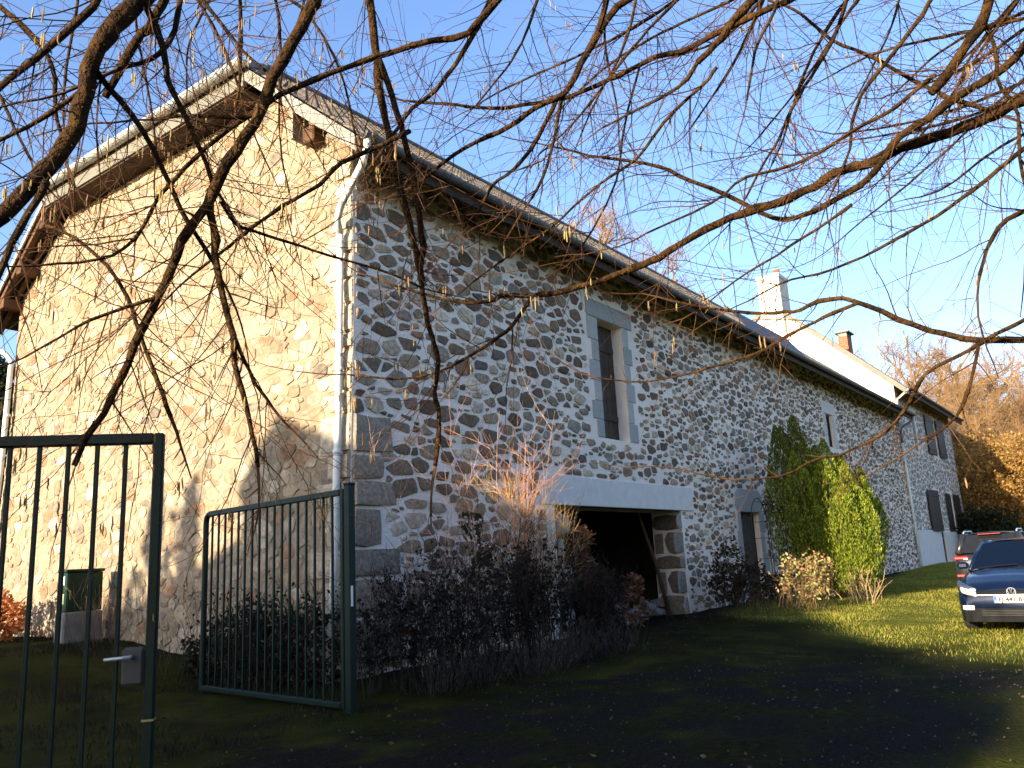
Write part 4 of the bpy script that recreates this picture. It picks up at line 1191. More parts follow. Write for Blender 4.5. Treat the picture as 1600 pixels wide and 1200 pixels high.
# evergreens left of the barn
for i, (a, b, D, lab) in enumerate([(2, 545, 34, 'dark evergreen tree at the left edge behind the barn corner'), (-40, 500, 38, 'dark evergreen tree just outside the left edge of the barn')]):
    p = top_at(a, b, D); g = float(ground(p[0], p[1])); h_ = p[2]-g
    leafy('evergreen_tree', lab, 'tree', (p[0], p[1], g), [(0,0,h_*.3,1.9,1.9,h_*.32), (.2,0,h_*.55,1.5,1.5,h_*.3), (0,.2,h_*.8,.8,.8,h_*.22)], 5000, .16, [(.025,.04,.015), (.045,.06,.02), (.015,.025,.012)], 8, 2, seed=40+i, stemr=.12, group='evergreens left of the barn')

# hedge and bushes at the right end
def at_ground_ray(px_, D):
    q = ray(px_, 800); q = q/np.hypot(q[0], q[1]); p = CAM + q*D; return float(p[0]), float(p[1]), float(ground(p[0], p[1]))
for i, (a, D, w, h_, lab) in enumerate([(1540, 60, 3.2, 7.6, 'orange-leaved beech bush just right of the house end'), (1585, 58, 3.6, 7.8, 'brightest orange-leaved beech bush at the right edge above the cars'), (1640, 57, 3.2, 7.0, 'orange-leaved beech bush half outside the right edge'), (1510, 64, 2.4, 9.0, 'tall orange-brown beech close behind the house corner')]):
    x, y, g = at_ground_ray(a, D)
    leafy('beech_bush', lab, 'bush', (x, y, g), [(0,0,h_*.45,w,w,h_*.5), (.6,-.8,h_*.6,w*.6,w*.6,h_*.42), (-.5,1.2,h_*.55,w*.6,w*.6,h_*.45)], 7500, .10, [(.26,.135,.036), (.33,.185,.05), (.18,.09,.028), (.38,.24,.07)], 14, 3, seed=60+i, group='orange beech bushes beyond the house', stemr=.05)
for i, (a, D, w, h_, lab) in enumerate([(1522, 54, 1.7, 3.2, 'dark evergreen shrub beside the house corner'), (1548, 53, 1.8, 3.4, 'rounded dark evergreen shrub behind the grey car'), (1600, 54, 3.0, 2.0, 'low dark hedge behind the cars at the right edge')]):
    x, y, g = at_ground_ray(a, D)
    leafy('evergreen_shrub', lab, 'shrub', (x, y, g), [(0,0,h_*.45,w,w,h_*.52), (.4,-.5,h_*.3,w*.9,w*.9,h_*.3)], 3500, .11, [(.012,.020,.009), (.02,.03,.012), (.03,.035,.013)], 8, 2, seed=80+i, group='dark evergreens by the house corner')

# ------------------------------------------------------------------ the yew
m_yew = mat('yew_leaves', col=True, rough=.6, var=.3, vscale=3, trans=.14)
yew = thing('yew_tree', 'columnar yew with bright yellow green sunlit side beside the barn wall', 'tree', (14.6, -1.75, float(ground(14.6, -1.75))))
ry = np.random.default_rng(12)
plumes = [(-.70, .72, 4.45, .48), (-.35, .35, 4.72, .52), (.05, .45, 4.45, .52), (-.2, .75, 4.5, .45), (-.95, .25, 3.7, .42), (.45, .1, 3.95, .46), (.05, -.25, 4.05, .48), (-.45, -.35, 3.55, .50), (.85, -.35, 3.65, .46), (.45, -.55, 3.60, .50),
          (-.10, -.75, 3.35, .50), (.95, -.85, 3.30, .46), (.45, -1.0, 3.0, .46), (-.75, .95, 3.4, .40), (.9, .3, 3.5, .45), (-.45, -.75, 2.85, .42), (1.25, -.6, 2.9, .40), (.0, -1.15, 2.5, .40), (.9, -1.2, 2.45, .38)]
rp = random.Random(44)
for _ in range(9):
    a, b, h_, w = rp.choice(plumes); c2 = rp.choice(plumes)
    plumes.append(((a+c2[0])/2, (b+c2[1])/2, (h_+c2[2])/2*rp.uniform(.92, 1.0), .50))
mb = MB()
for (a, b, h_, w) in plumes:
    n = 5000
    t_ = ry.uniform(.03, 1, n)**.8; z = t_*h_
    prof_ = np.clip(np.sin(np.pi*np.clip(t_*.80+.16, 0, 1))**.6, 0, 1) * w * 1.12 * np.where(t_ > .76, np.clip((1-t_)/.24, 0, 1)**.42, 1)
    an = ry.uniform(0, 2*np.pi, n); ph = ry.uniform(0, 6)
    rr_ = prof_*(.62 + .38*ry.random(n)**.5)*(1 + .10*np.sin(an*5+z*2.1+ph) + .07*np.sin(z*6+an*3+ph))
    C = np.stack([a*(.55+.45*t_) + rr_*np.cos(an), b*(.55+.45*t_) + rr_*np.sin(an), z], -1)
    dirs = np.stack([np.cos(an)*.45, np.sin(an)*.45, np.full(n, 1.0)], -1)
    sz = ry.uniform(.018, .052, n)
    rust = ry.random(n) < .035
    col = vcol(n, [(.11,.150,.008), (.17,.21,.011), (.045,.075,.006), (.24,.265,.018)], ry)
    if h_ > 4.15: col *= .55        # taller rear plumes coloured darker to stand for the barn's shade
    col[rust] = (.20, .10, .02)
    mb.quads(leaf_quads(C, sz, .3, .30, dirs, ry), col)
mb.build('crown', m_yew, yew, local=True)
mb = MB()
for (a, b, h_, w) in plumes: mb.tube(spline([(a*.15, b*.15, -.1), (a*.45, b*.45, h_*.3), (a*.9, b*.9, h_*.8)], 7), np.linspace(.07, .015, 7), 6)
mb.build('trunk', m_treebark, yew, smooth=True, local=True)
# dry stalks at its foot
def stalks(name, label, cat, loc, n, h, spread, col, seed, rad=.006, leanx=0, group=None, jit=.1, sub=2, mtl=None):
    r = random.Random(seed); t = thing(name, label, cat, loc, 0, group); mb = MB()
    for i in range(n):
        p = np.array([r.gauss(0, spread[0]), r.gauss(0, spread[1]), -.03]); L = h*r.uniform(.5, 1.0)
        d = _n(np.array([p[0]*.5+leanx+r.gauss(0, .18), p[1]*.5+r.gauss(0, .18), 1.0]))
        P = wander(p, d, L, 7, r, jit, 0); q = r.uniform(.6, 1.3); c = tuple(v*q for v in col)
        mb.tube(P, np.linspace(rad, rad*.4, 8), 4, c, False)
        for s in range(sub):
            j = r.randint(2, 6); tt = _n(P[j+1]-P[j]) if j < 7 else d; sd = rdir(r); dd = _n(tt + sd*.7)
            P2 = wander(P[j], dd, L*r.uniform(.15, .4), 4, r, .12, .02); mb.tube(P2, np.linspace(rad*.6, rad*.25, 5), 3, c, False)
    mb.build('stems', mtl or m_stem, t, local=True); return t
m_stem = mat('stem', col=True, rough=.8, var=.25, vscale=8)
gz = lambda x, y: float(ground(x, y))
stalks('dry_stalks', 'dry straw-coloured stalks at the sunny foot of the yew', 'plant', (13.6, -2.75, gz(13.6, -2.75)), 34, .95, (.42, .30), (.42, .28, .13), 5, .008)

# ------------------------------------------------------------------ shrubs along the wall
# tall red-twigged shrub whose tips catch the sun
def twig_shrub(name, label, loc, n, h, spread, seed, col, rad=.007, sub=6, lean=(0, 0), extra_leaf=None, group=None, jit=.07, subL=(.12, .35)):
    r = random.Random(seed); t = thing(name, label, 'shrub', loc, 0, group); mb = MB(); tips = []
    for i in range(n):
        p = np.array([r.gauss(0, spread[0]*.45), r.gauss(0, spread[1]*.45), -.05]); L = h*r.uniform(.55, 1.0)
        d = _n(np.array([lean[0]+r.gauss(0, spread[0]*.35), lean[1]+r.gauss(0, spread[1]*.35), 1.0]))
        k = 12; P = wander(p, d, L, k, r, jit, .01); q = r.uniform(.7, 1.25); c = tuple(v*q for v in col)
        mb.tube(P, np.linspace(rad, rad*.3, k+1), 5, c, False)
        for s in range(int(sub*r.uniform(.6, 1.4))):
            j = r.randint(3, k-1); tt = _n(P[j+1]-P[j]); sd = rdir(r); sd = _n(sd - tt*(sd@tt)); dd = _n(tt*.9 + sd*.8)
            P2 = wander(P[j], dd, L*r.uniform(*subL), 6, r, .10, .02); mb.tube(P2, np.linspace(rad*.5, rad*.2, 7), 3, c, False); tips.append(P2)
            for s2 in range(3):
                j2 = r.randint(1, 4); sd = rdir(r); P3 = wander(P2[j2], _n(_n(P2[j2+1]-P2[j2]) + sd*.7), L*r.uniform(.04, .12), 3, r, .12, 0); mb.tube(P3, np.linspace(rad*.32, rad*.15, 4), 3, c, False)
    mb.build('stems', m_stem, t, local=True)
    if extra_leaf:
        n_, sz, cols, zmax = extra_leaf; C = []
        while len(C) < n_:
            P2 = r.choice(tips); p = P2[r.randint(0, 6)]
            if p[2] < zmax: C.append(p + np.array([r.gauss(0, .03), r.gauss(0, .03), r.gauss(0, .03)]))
        mb = MB(); mb.quads(leaf_quads(np.array(C), rng.uniform(.6, 1.3, n_)*sz, -.2), vcol(n_, cols)); mb.build('leaves', m_leaf, t, local=True)
    return t
twig_shrub('red_twigged_shrub', 'tall shrub of reddish bare shoots catching the sun beside the garage lintel', (2.15, -1.05, gz(2.15, -1.05)), 18, 3.75, (.20, .14), 5, (.44, .215, .125), .006, 12, (-.02, 0), jit=.05)
twig_shrub('bare_shrub', 'tangled yellowish bare shrub in front of the left end of the garage lintel', (2.75, -1.0, gz(2.75, -1.0)), 30, 2.8, (.40, .18), 6, (.44, .29, .11), .006, 14, (0, 0), jit=.08)
twig_shrub('bare_shrub', 'thin whippy bare shrub close to the barn corner', (.75, -1.0, gz(.75, -1.0)), 9, 3.3, (.6, .22), 7, (.40, .24, .18), .007, 6, jit=.05)
twig_shrub('bare_shrub', 'dark dense bare shrub low under the tall reddish shoots', (1.7, -1.5, gz(1.7, -1.5)), 60, 2.1, (.9, .35), 8, (.020, .014, .011), .008, 9, extra_leaf=(2600, .032, [(.026,.015,.010), (.015,.012,.009)], 1.6))
twig_shrub('bare_shrub', 'dark bare shrub in front of the barn corner quoins', (.2, -1.6, gz(.2, -1.6)), 55, 1.7, (.8, .4), 9, (.019, .014, .011), .007, 9, extra_leaf=(1500, .03, [(.022,.014,.010), (.015,.012,.009)], 1.3))
twig_shrub('bare_shrub', 'dark bare shrub spreading before the garage opening', (3.4, -1.5, gz(3.4, -1.5)), 50, 1.5, (.9, .4), 10, (.022, .015, .011), .007, 9, extra_leaf=(1500, .03, [(.035,.017,.011), (.018,.013,.009)], 1.2))
twig_shrub('bare_shrub', 'dark bare shrub between the gate post and the barn corner', (-.75, -1.35, gz(-.75, -1.35)), 46, 1.55, (.6, .4), 72, (.019, .014, .011), .006, 9, extra_leaf=(1200, .03, [(.022,.014,.010), (.015,.012,.009)], 1.2))
leafy('laurel_shrub', 'small evergreen shrub of dark glossy leaves against the corner wall', 'shrub', (1.5, -.75, gz(1.5, -.75)), [(0,0,1.85,.26,.18,.24), (.15,0,1.45,.25,.16,.28), (-.05,0,1.05,.22,.16,.3)], 190, .07, [(.020,.032,.016), (.030,.042,.022)], 5, 1, seed=14, asp=.45, stemr=.008)
leafy('beech_sapling', 'reddish brown leaved sapling at the left edge of the garage opening', 'shrub', (3.75, -1.15, gz(3.75, -1.15)), [(0,0,1.55,.30,.22,.35), (.15,0,1.1,.26,.2,.3)], 420, .045, [(.14,.060,.035), (.10,.045,.028), (.17,.08,.05)], 6, 1, seed=15, stemr=.009)
leafy('beech_sapling', 'low reddish brown leaved sapling beneath the taller one by the garage', 'shrub', (4.05, -1.85, gz(4.05, -1.85)), [(0,0,.55,.34,.25,.35), (.2,.1,.9,.22,.2,.25)], 380, .045, [(.13,.060,.035), (.09,.045,.028), (.16,.09,.05)], 6, .6, seed=16, stemr=.008)
# lavender
lav = [(-.6,-1.9,.55,'grey lavender clump tucked against the gate post'), (.10,-1.95,.62,'grey lavender clump second from the gate post'), (.75,-2.2,.60,'grey lavender clump third from the gate post'), (1.55,-2.05,.66,'grey lavender clump in the middle of the row under the shrubs'), (2.2,-1.95,.62,'grey lavender clump right of the middle of the row'), (2.95,-2.1,.55,'grey lavender clump at the garage end of the row')]
for i, (x, y, h_, lab) in enumerate(lav):
    r = random.Random(200+i); t = thing('lavender', lab, 'plant', (x, y, gz(x, y)), 0, 'lavender clumps below the wall')
    mb = MB(); lf = []
    for k in range(70):
        p = np.array([r.gauss(0, .14), r.gauss(0, .12), -.02]); d = _n(np.array([p[0]*2.2+r.gauss(0, .15), p[1]*2.2+r.gauss(0, .15), 1]))
        P = wander(p, d, h_*r.uniform(.5, 1), 6, r, .07, 0); mb.tube(P, np.linspace(.004, .002, 7), 3, (.03, .028, .023), False)
        for q in range(9): lf.append((P[r.randint(2, 6)] + np.array([r.gauss(0, .01)]*3), _n(P[-1]-P[0])))
    mb.build('stems', m_stem, t, local=True)
    C = np.array([q[0] for q in lf]); D = np.array([q[1] for q in lf])
    mb = MB(); mb.quads(leaf_quads(C, rng.uniform(.018, .034, len(C)), .3, .16, D), vcol(len(C), [(.060,.058,.050), (.035,.034,.030), (.085,.082,.075)])); mb.build('leaves', m_leaf, t, local=True)
# creeper behind the far gate leaf
leafy('ivy_bush', 'dark ivy mound growing behind the open gate leaf', 'ivy', (-.75, .9, gz(-.75, .9)), [(0,0,.5,.55,.9,.75), (.15,.7,.45,.45,.8,.65), (.2,-.7,.45,.4,.7,.75), (.2,1.5,.3,.4,.6,.5)], 3000, .040, [(.008,.011,.006), (.014,.018,.008), (.020,.018,.011)], 16, 1, seed=17, asp=.7)
twig_shrub('bare_shrub', 'dark bare twiggy shrub tangled through the open gate leaf', (-.9, .7, gz(-.9, .7)), 60, 1.5, (.5, 1.1), 71, (.016, .012, .010), .006, 9, extra_leaf=(900, .028, [(.02,.018,.01), (.03,.02,.012)], 1.5))
stalks('wispy_weeds', 'dark wispy weeds between the gate leaf and the sunlit wall', 'plant', (-.9, 2.6, gz(-.9, 2.6)), 50, .8, (.35, .9), (.06, .045, .032), 18, .004, sub=4)
stalks('dry_weeds', 'bunch of dry stems standing in front of the utility cabinet', 'plant', (-.55, 5.45, gz(-.55, 5.45)), 34, 1.15, (.25, .12), (.17, .10, .06), 19, .005, sub=2)
leafy('beech_bush', 'sunlit orange beech bush at the left foot of the wall', 'bush', (-1.4, 8.0, gz(-1.4, 8.0)), [(0,0,.55,.55,.8,.62), (.15,-.6,.4,.4,.6,.5), (.1,.9,.45,.5,.7,.6)], 2600, .055, [(.42,.15,.05), (.50,.21,.08), (.34,.12,.05)], 12, 1, seed=22, group='beech bushes')
# rose bush and dark shrub by the low door
leafy('dark_shrub', 'dark rounded shrub between the garage opening and the low door', 'shrub', (10.4, -.85, gz(10.4, -.85)), [(0,0,.85,.75,.5,.75), (.5,-.3,.5,.8,.5,.55), (-.4,0,.45,.6,.45,.5), (1.2,-.6,.3,.8,.5,.4)], 2600, .045, [(.025,.022,.013), (.035,.030,.016), (.045,.025,.018)], 14, 1, seed=23)
twig_shrub('rose_bush', 'sunlit rose bush with pale yellow leaves in front of the low door', (11.3, -2.15, gz(11.3, -2.15)), 36, 1.35, (1.3, .5), 24, (.24, .14, .06), .006, 5, (.25, -.15), extra_leaf=(900, .042, [(.40,.34,.12), (.46,.38,.16), (.30,.28,.08), (.42,.17,.09)], 1.6), subL=(.15, .35))
stalks('bramble_patch', 'low dark brambles spreading along the ground in front of the rose bush', 'plant', (9.6, -1.8, gz(9.6, -1.8)), 150, .6, (1.7, .5), (.03, .024, .016), 25, .004, sub=4, jit=.25)
# garden arch
ar = thing('garden_arch', 'thin black metal garden arch before the low door', 'arch', (13.3, -.55, gz(13.3, -.55)))
mb = MB()
for yy in (0, -.45):
    P = [(-.55, yy, -.1), (-.55, yy, 1.9)] + [(-.55*math.cos(a), yy, 1.9+.62*math.sin(a)) for a in np.linspace(.2, math.pi-.2, 9)] + [(.55, yy, 1.9), (.55, yy, -.1)]
    mb.tube(P, .011, 6)
for z_ in (.5, 1.0, 1.5, 1.9):
    for xx in (-.55, .55): mb.tube([(xx, 0, z_), (xx, -.45, z_)], .007, 5)
for a in np.linspace(.4, math.pi-.4, 5): mb.tube([(-.55*math.cos(a), 0, 1.9+.62*math.sin(a)), (-.55*math.cos(a), -.45, 1.9+.62*math.sin(a))], .007, 5)
mb.build('frame', m_iron, ar, local=True)
leafy('climbing_rose', 'sparse dark climbing rose on top of the garden arch', 'plant', (13.75, -.7, 0), [(0,0,2.45,.5,.25,.2), (.5,-.1,2.3,.4,.2,.15)], 130, .045, [(.03,.03,.015), (.06,.03,.02)], 5, 1, seed=26, stemr=.006)
# rubble, pole in the portal
rs = random.Random(90)
for i in range(26):
    x = rs.uniform(7.0, 9.7); y = rs.uniform(.2, 1.5); s = rs.uniform(.09, .24); z = gz(x, y) + s*.35 + (rs.random()*.38 if x > 8.0 else 0)*max(0, 1-abs(y-.8))
    bm = bmesh.new(); bmesh.ops.create_icosphere(bm, subdivisions=1, radius=1)
    V = [v.co.copy() for v in bm.verts]; Fc = [[v.index for v in f.verts] for f in bm.faces]; bm.free()
    an = rs.uniform(0, 3); q = []
    for v in V:
        k = rs.uniform(.75, 1.15); vx, vy, vz = v.x*s*1.3*k, v.y*s*.9*k, v.z*s*.7*k
        q.append((x + vx*math.cos(an)-vy*math.sin(an), y + vx*math.sin(an)+vy*math.cos(an), z+vz))
    c = rs.uniform(.6, 1.3)
    o = thing('rubble_stone', 'loose rubble stone in the heap just inside the garage opening', 'stone', (x, y, z), 0, 'rubble stones heaped in the garage opening')
    MB().add(q, Fc, (.17*c, .15*c, .13*c)).build('block', m_rubble, o)
mb = MB()
pp = thing('leaning_pole', 'thin wooden pole leaning inside the right side of the garage opening', 'pole', (9.25, .55, 0))
mb.tube([(9.62, .35, .05), (9.45, .5, 1.2), (9.20, .72, 2.34)], [.05, .045, .04], 7); mb.build('pole', m_brownwood, pp, smooth=True)
# fire wood stack deep in the bay
stk = thing('board', 'old board lying on the rubble inside the garage opening', 'board', (7.6, 1.1, .25))
mb = MB(); mb.box((-.35, -.25, 0), (.35, .25, .05), rot=Matrix.Rotation(R(35), 3, 'Y'), org=(0, 0, 0)); mb.build('plank', m_brownwood, stk, local=True)

# ------------------------------------------------------------------ cars
def car(name, label, loc, rz, kind):
    t = thing(name, label, 'car', loc, rz)
    polo = kind == 'hatch'
    Lh, Wd, Ht = (1.985, .841, 1.46) if polo else (2.2, .90, 1.60)
    wx = (1.20, -1.27) if polo else (1.32, -1.30); wr = .315 if polo else .345
    paint = m_blue if polo else m_grey
    # lower body: lofted sections
    hood = (lambda x: np.interp(x, [-2.2, -1.98, -1.6, .55, 1.0, 1.55, 1.85, 1.99], [.80, .90, .96, .97, .965, .87, .76, .66])) if polo else \
           (lambda x: np.interp(x, [-2.22, -2.12, -1.9, .6, 1.15, 1.8, 2.1, 2.22], [.86, 1.03, 1.08, 1.06, 1.06, .98, .86, .70]))
    wid = lambda x: Wd*np.interp(abs(x)/Lh, [0, .55, .8, .92, .98, 1.0], [1, 1, .985, .94, .86, .78])
    xs = np.concatenate([np.arange(-Lh, Lh, .06), [Lh]])
    secs = []
    for x in xs:
        w = wid(x); zt = float(hood(x)); zb = .20 + .10*max(0, (abs(x)-Lh*.86)/(Lh*.14))
        arch = 0
        for c in wx:
            d = abs(x-c)
            if d < wr+.055: arch = max(arch, .02 + math.sqrt(max(0, (wr+.055)**2-d*d)) + wr)
        zs_ = max(zb, arch); zm = max(zs_+.03, .46)
        pts = [(w*.55, zs_), (w*.93, zs_), (w*.985, zs_+.02), (w*1.0, zm), (w*.995, max(zm+.02, .62)), (w*.965, max(zm+.04, zt-.10)), (w*.90, zt-.03), (w*.72, zt+.005), (w*.35, zt+.025), (0, zt+.03)]
        secs.append([(x, y, z) for y, z in pts] + [(x, -y, z) for y, z in pts[-2::-1]])
    k = len(secs[0]); V = np.array(secs).reshape(-1, 3); f = []
    for i in range(len(xs)-1):
        for j in range(k-1): f.append((i*k+j, i*k+j+1, (i+1)*k+j+1, (i+1)*k+j))
    f.append(tuple(range(k-1, -1, -1))); f.append(tuple(range((len(xs)-1)*k, len(xs)*k)))
    mb = MB(); mb.add(V, f); body = mb.build('body', paint, t, local=True, smooth=True, fix=True)
    mb = MB(); mb.box((-Lh*.9, -Wd*.8, .16), (Lh*.9, Wd*.8, .40)); mb.build('underbody', m_black, t, local=True)
    # greenhouse corner points (x, half width, z)
    if polo: A0, A1, C0, C1 = (1.02, .70, .985), (.28, .56, 1.405), (-1.72, .66, .99), (-1.42, .53, 1.38)
    else: A0, A1, C0, C1 = (1.05, .76, 1.07), (.38, .62, 1.53), (-2.02, .74, 1.10), (-1.72, .60, 1.54)
    rt_ = MB()
    nx = 10; V = []
    for i in range(nx+1):
        u = i/nx; x = A1[0] + (C1[0]-A1[0])*u; w = A1[1] + (C1[1]-A1[1])*u + .03*math.sin(math.pi*u); z = A1[2] + (C1[2]-A1[2])*u + .035*math.sin(math.pi*u)
        for s in (-1, -.92, -.6, 0, .6, .92, 1): V.append((x, w*s, z + (.045*(1-s*s)) - (.02 if abs(s) == 1 else 0)))
    f = [(i*7+j, i*7+j+1, i*7+7+j+1, i*7+7+j) for i in range(nx) for j in range(6)]
    rt_.add(V, f); rt_.build('roof', paint, t, local=True, smooth=True)
    # pillars
    mb = MB()
    for s in (-1, 1):
        a0, a1 = np.array([A0[0], A0[1]*s, A0[2]-.02]), np.array([A1[0], A1[1]*s, A1[2]])
        c0, c1 = np.array([C0[0], C0[1]*s, C0[2]-.02]), np.array([C1[0], C1[1]*s, C1[2]])
        mb.tube([a0, (a0+a1)/2+np.array([0, .015*s, .02]), a1], .034, 8); mb.tube([c0, c1], .07 if polo else .08, 8)
        b0 = np.array([-.25, (A0[1]+.09)*s, .95 if polo else 1.05]); b1 = np.array([-.35, (A1[1]+.02)*s, A1[2]+.01]); mb.tube([b0, b1], .035, 6)
        mb.tube([a1, (a1+c1)/2+np.array([0, .03*s, .03]), c1], .028, 8)
    mb.build('pillars', paint, t, local=True, smooth=True)
    def pane(q, nm, m_, th=.004):
        mb = MB(); q = np.array(q, float); n_ = _n(np.cross(q[1]-q[0], q[2]-q[0]))*th
        mb.add(np.concatenate([q, q-n_]), [(0,1,2,3), (7,6,5,4), (0,4,5,1), (1,5,6,2), (2,6,7,3), (3,7,4,0)]); return mb.build(nm, m_, t, local=True)
    pane([(A0[0], -A0[1], A0[2]), (A0[0], A0[1], A0[2]), (A1[0], A1[1], A1[2]+.02), (A1[0], -A1[1], A1[2]+.02)], 'windshield', m_glass)
    pane([(C0[0]-.03, C0[1], C0[2]), (C0[0]-.03, -C0[1], C0[2]), (C1[0]-.03, -C1[1], C1[2]), (C1[0]-.03, C1[1], C1[2])], 'rear_window', m_window if not polo else m_glass)
    for s in (-1, 1):
        pane([(A0[0], A0[1]*s, A0[2]-.02), (-.25, (A0[1]+.07)*s, A0[2]-.03), (-.33, (A1[1]+.02)*s, A1[2]), (A1[0], A1[1]*s, A1[2])], 'side_window', m_glass if polo else m_window)
        pane([(-.25, (A0[1]+.07)*s, A0[2]-.03), (C0[0], C0[1]*s, C0[2]), (C1[0], C1[1]*s, C1[2]), (-.33, (A1[1]+.02)*s, A1[2])], 'side_window', m_glass if polo else m_window)
    # cabin floor, seats
    mb = MB(); mb.box((-1.5, -.62, .5), (.9, .62, .62)); mb.box((.62, -.62, .62), (.95, .62, .955)); mb.build('cabin', m_black, t, local=True)
    for y in (-.34, .34):
        mb = MB(); mb.box((-.25, y-.24, .62), (.25, y+.24, .78), bev=.05)
        mb.box((-.40, y-.24, .70), (-.22, y+.24, 1.12), bev=.07); mb.box((-.40, y-.13, 1.15), (-.29, y+.13, 1.33), bev=.05); mb.tube([(-.34, y-.06, 1.05), (-.34, y-.06, 1.2)], .008, 5); mb.tube([(-.34, y+.06, 1.05), (-.34, y+.06, 1.2)], .008, 5)
        mb.build('seat', m_seat, t, local=True)
    # wheels
    for x in wx:
        for s in (-1, 1):
            y = (Wd-.105)*s
            mb = MB(); mb.lathe([(wr*.62, -.095), (wr*.95, -.10), (wr, -.07), (wr, .07), (wr*.95, .10), (wr*.62, .095), (wr*.62, -.095)], 24, (x, y, wr), 1)
            w_ = mb.build('wheel', m_tyre, t, local=True, smooth=False, fix=True)
            mb = MB(); mb.lathe([(wr*.63, -.08), (wr*.63, .08)], 24, (x, y, wr), 1)
            for a in range(5):
                c_, s_ = math.cos(a*2*math.pi/5), math.sin(a*2*math.pi/5)
                mb.tube([(x, y+.07*s, wr), (x+wr*.62*c_, y+.075*s, wr+wr*.62*s_)], [.045, .03], 6)
            mb.lathe([(0.0, .075*s), (.06, .08*s), (.07, .05*s)], 12, (x, y, wr), 1); mb.build('rim', m_rim, w_, local=True, fix=True)
    for s in (-1, 1):
        mb = MB(); mb.box((.62, s*.86-.09, .98 if polo else 1.06), (.74, s*.86+.09, 1.10 if polo else 1.20), bev=.035); mb.tube([(.72, s*.72, 1.0), (.70, s*.80, 1.03)], .02, 6)
        mb.build('mirror', paint if polo else m_chrome, t, local=True)
    return t, body, dict(Lh=Lh, Wd=Wd, wid=wid, hood=hood)
POLO = (9.65, -6.60); prz = math.pi + R(-1.5)
pc, pbody, pd = car('parked_car', 'dark blue hatchback parked on the grass facing the viewer', (POLO[0], POLO[1], gz(*POLO)-.02), prz, 'hatch')
Lh = pd['Lh']
# front face details, following the plan curve of the nose
def nose(y, z, out=.012):
    # front surface x for a given lateral offset
    best = Lh
    xs = np.linspace(Lh, Lh-.6, 61)
    for x in xs:
        if pd['wid'](x)*.985 >= abs(y): best = x; break
    zt = pd['hood'](best)
    while zt < z and best > Lh-.6: best -= .01; zt = pd['hood'](best)
    return best + out
def nose_patch(mb, poly, out, col=None, ny=8):
    """poly: list of (y0,y1,z0,z1) strip over the nose as a curved quad strip"""
    y0, y1, zl, zh = poly
    V = []; 
    for i in range(ny+1):
        y = y0 + (y1-y0)*i/ny; z0 = zl(y) if callable(zl) else zl; z1 = zh(y) if callable(zh) else zh
        for q in range(4):
            z = z0+(z1-z0)*q/3; V.append((nose(y, z, out), y, z))
    mb.add(V, [(i*4+q, (i+1)*4+q, (i+1)*4+q+1, i*4+q+1) for i in range(ny) for q in range(3)], col)
mb = MB(); nose_patch(mb, (-.52, .52, .605, .685), .014); g1 = mb.build('grille', m_black, pc, local=True)
mb = MB(); nose_patch(mb, (-.53, .53, .594, .606), .022); mb.build('trim_strip', m_chrome, g1, local=True)
mb = MB(); nose_patch(mb, (-.80, .80, .19, .40), .018, ny=16); mb.build('bumper', m_black, pc, local=True)
mb = MB(); nose_patch(mb, (-.46, .46, .27, .38), .026, ny=12)
lg = mb.build('lower_grille', m_black, pc, local=True)
mb = MB()
for z in (.285, .31, .335, .36): nose_patch(mb, (-.45, .45, z, z+.008), .034, ny=12)
mb.build('grille_bars', m_iron, lg, local=True)
for s in (-1, 1):
    ya, yb = (.50, .785) if s > 0 else (-.785, -.50)
    lo = lambda y: .575 + .085*max(0, (abs(y)-.50)/.275); hi = lambda y: .70 + .125*max(0, (abs(y)-.50)/.275)
    mb = MB(); nose_patch(mb, (ya, yb, lo, hi), .016); hl = mb.build('headlight', m_lamp, pc, local=True, smooth=True)
    mb = MB(); nose_patch(mb, (ya, yb, lambda y: lo(y)-.004, lambda y: hi(y)+.004), .030); mb.build('lens', m_lens, hl, local=True, smooth=True)
    mb = MB(); nose_patch(mb, (s*.55, s*.65, lambda y: lo(y)+.005, lambda y: lo(y)+.035), .022, ny=4); mb.build('indicator', m_amber, hl, local=True)
    mb = MB(); nose_patch(mb, (s*.55, s*.73, .375, .445), .024, ny=5); mb.build('fog_lamp', m_lamp, pc, local=True)
# badge: ring with V over W
bx = nose(0, .65, .035); bz = .645
mb = MB(); mb.tube([(bx, .062*math.cos(a), bz+.062*math.sin(a)) for a in np.linspace(0, 2*math.pi, 25)], .0065, 6)
for P in ([(-.022, .055), (0, .006), (.022, .055)], [(-.052, .03), (-.026, -.05), (0, .0), (.026, -.05), (.052, .03)]):
    mb.tube([(bx, a, bz+b) for a, b in P], .006, 6)
mb.build('badge', m_chrome, pc, local=True)
mb = MB(); mb.box((bx-.012, -.26, .475), (bx-.002, .26, .585), bev=.003); pl = mb.build('number_plate', m_plate, pc, local=True)
mb = MB(); mb.box((bx-.0018, -.257, .478), (bx-.0008, -.215, .582)); mb.box((bx-.0018, .215, .478), (bx-.0008, .257, .582)); mb.build('plate_band', m_plateblue, pl, local=True)
def text(s, size, m_, parent, loc, rot, nm):
    cu = bpy.data.curves.new(nm, 'FONT'); cu.body = s; cu.size = size; cu.align_x = 'CENTER'; cu.align_y = 'CENTER'; cu.extrude = .0005; cu.offset = .0025
    cu.materials.append(m_); tmp = bpy.data.objects.new(nm, cu); me = bpy.data.meshes.new_from_object(tmp); bpy.data.objects.remove(tmp); o = bpy.data.objects.new(nm, me); COL.objects.link(o); o.parent = parent; o.location = loc; o.rotation_euler = rot
    return o
text('FJ-441-BV', .094, m_ink, pl, (bx-.0004, 0, .528), (R(90), 0, R(90)), 'plate_lettering')
text('F', .035, m_white, pl, (bx-.0002, -.236, .495), (R(90), 0, R(90)), 'country_letter')
mb = MB()
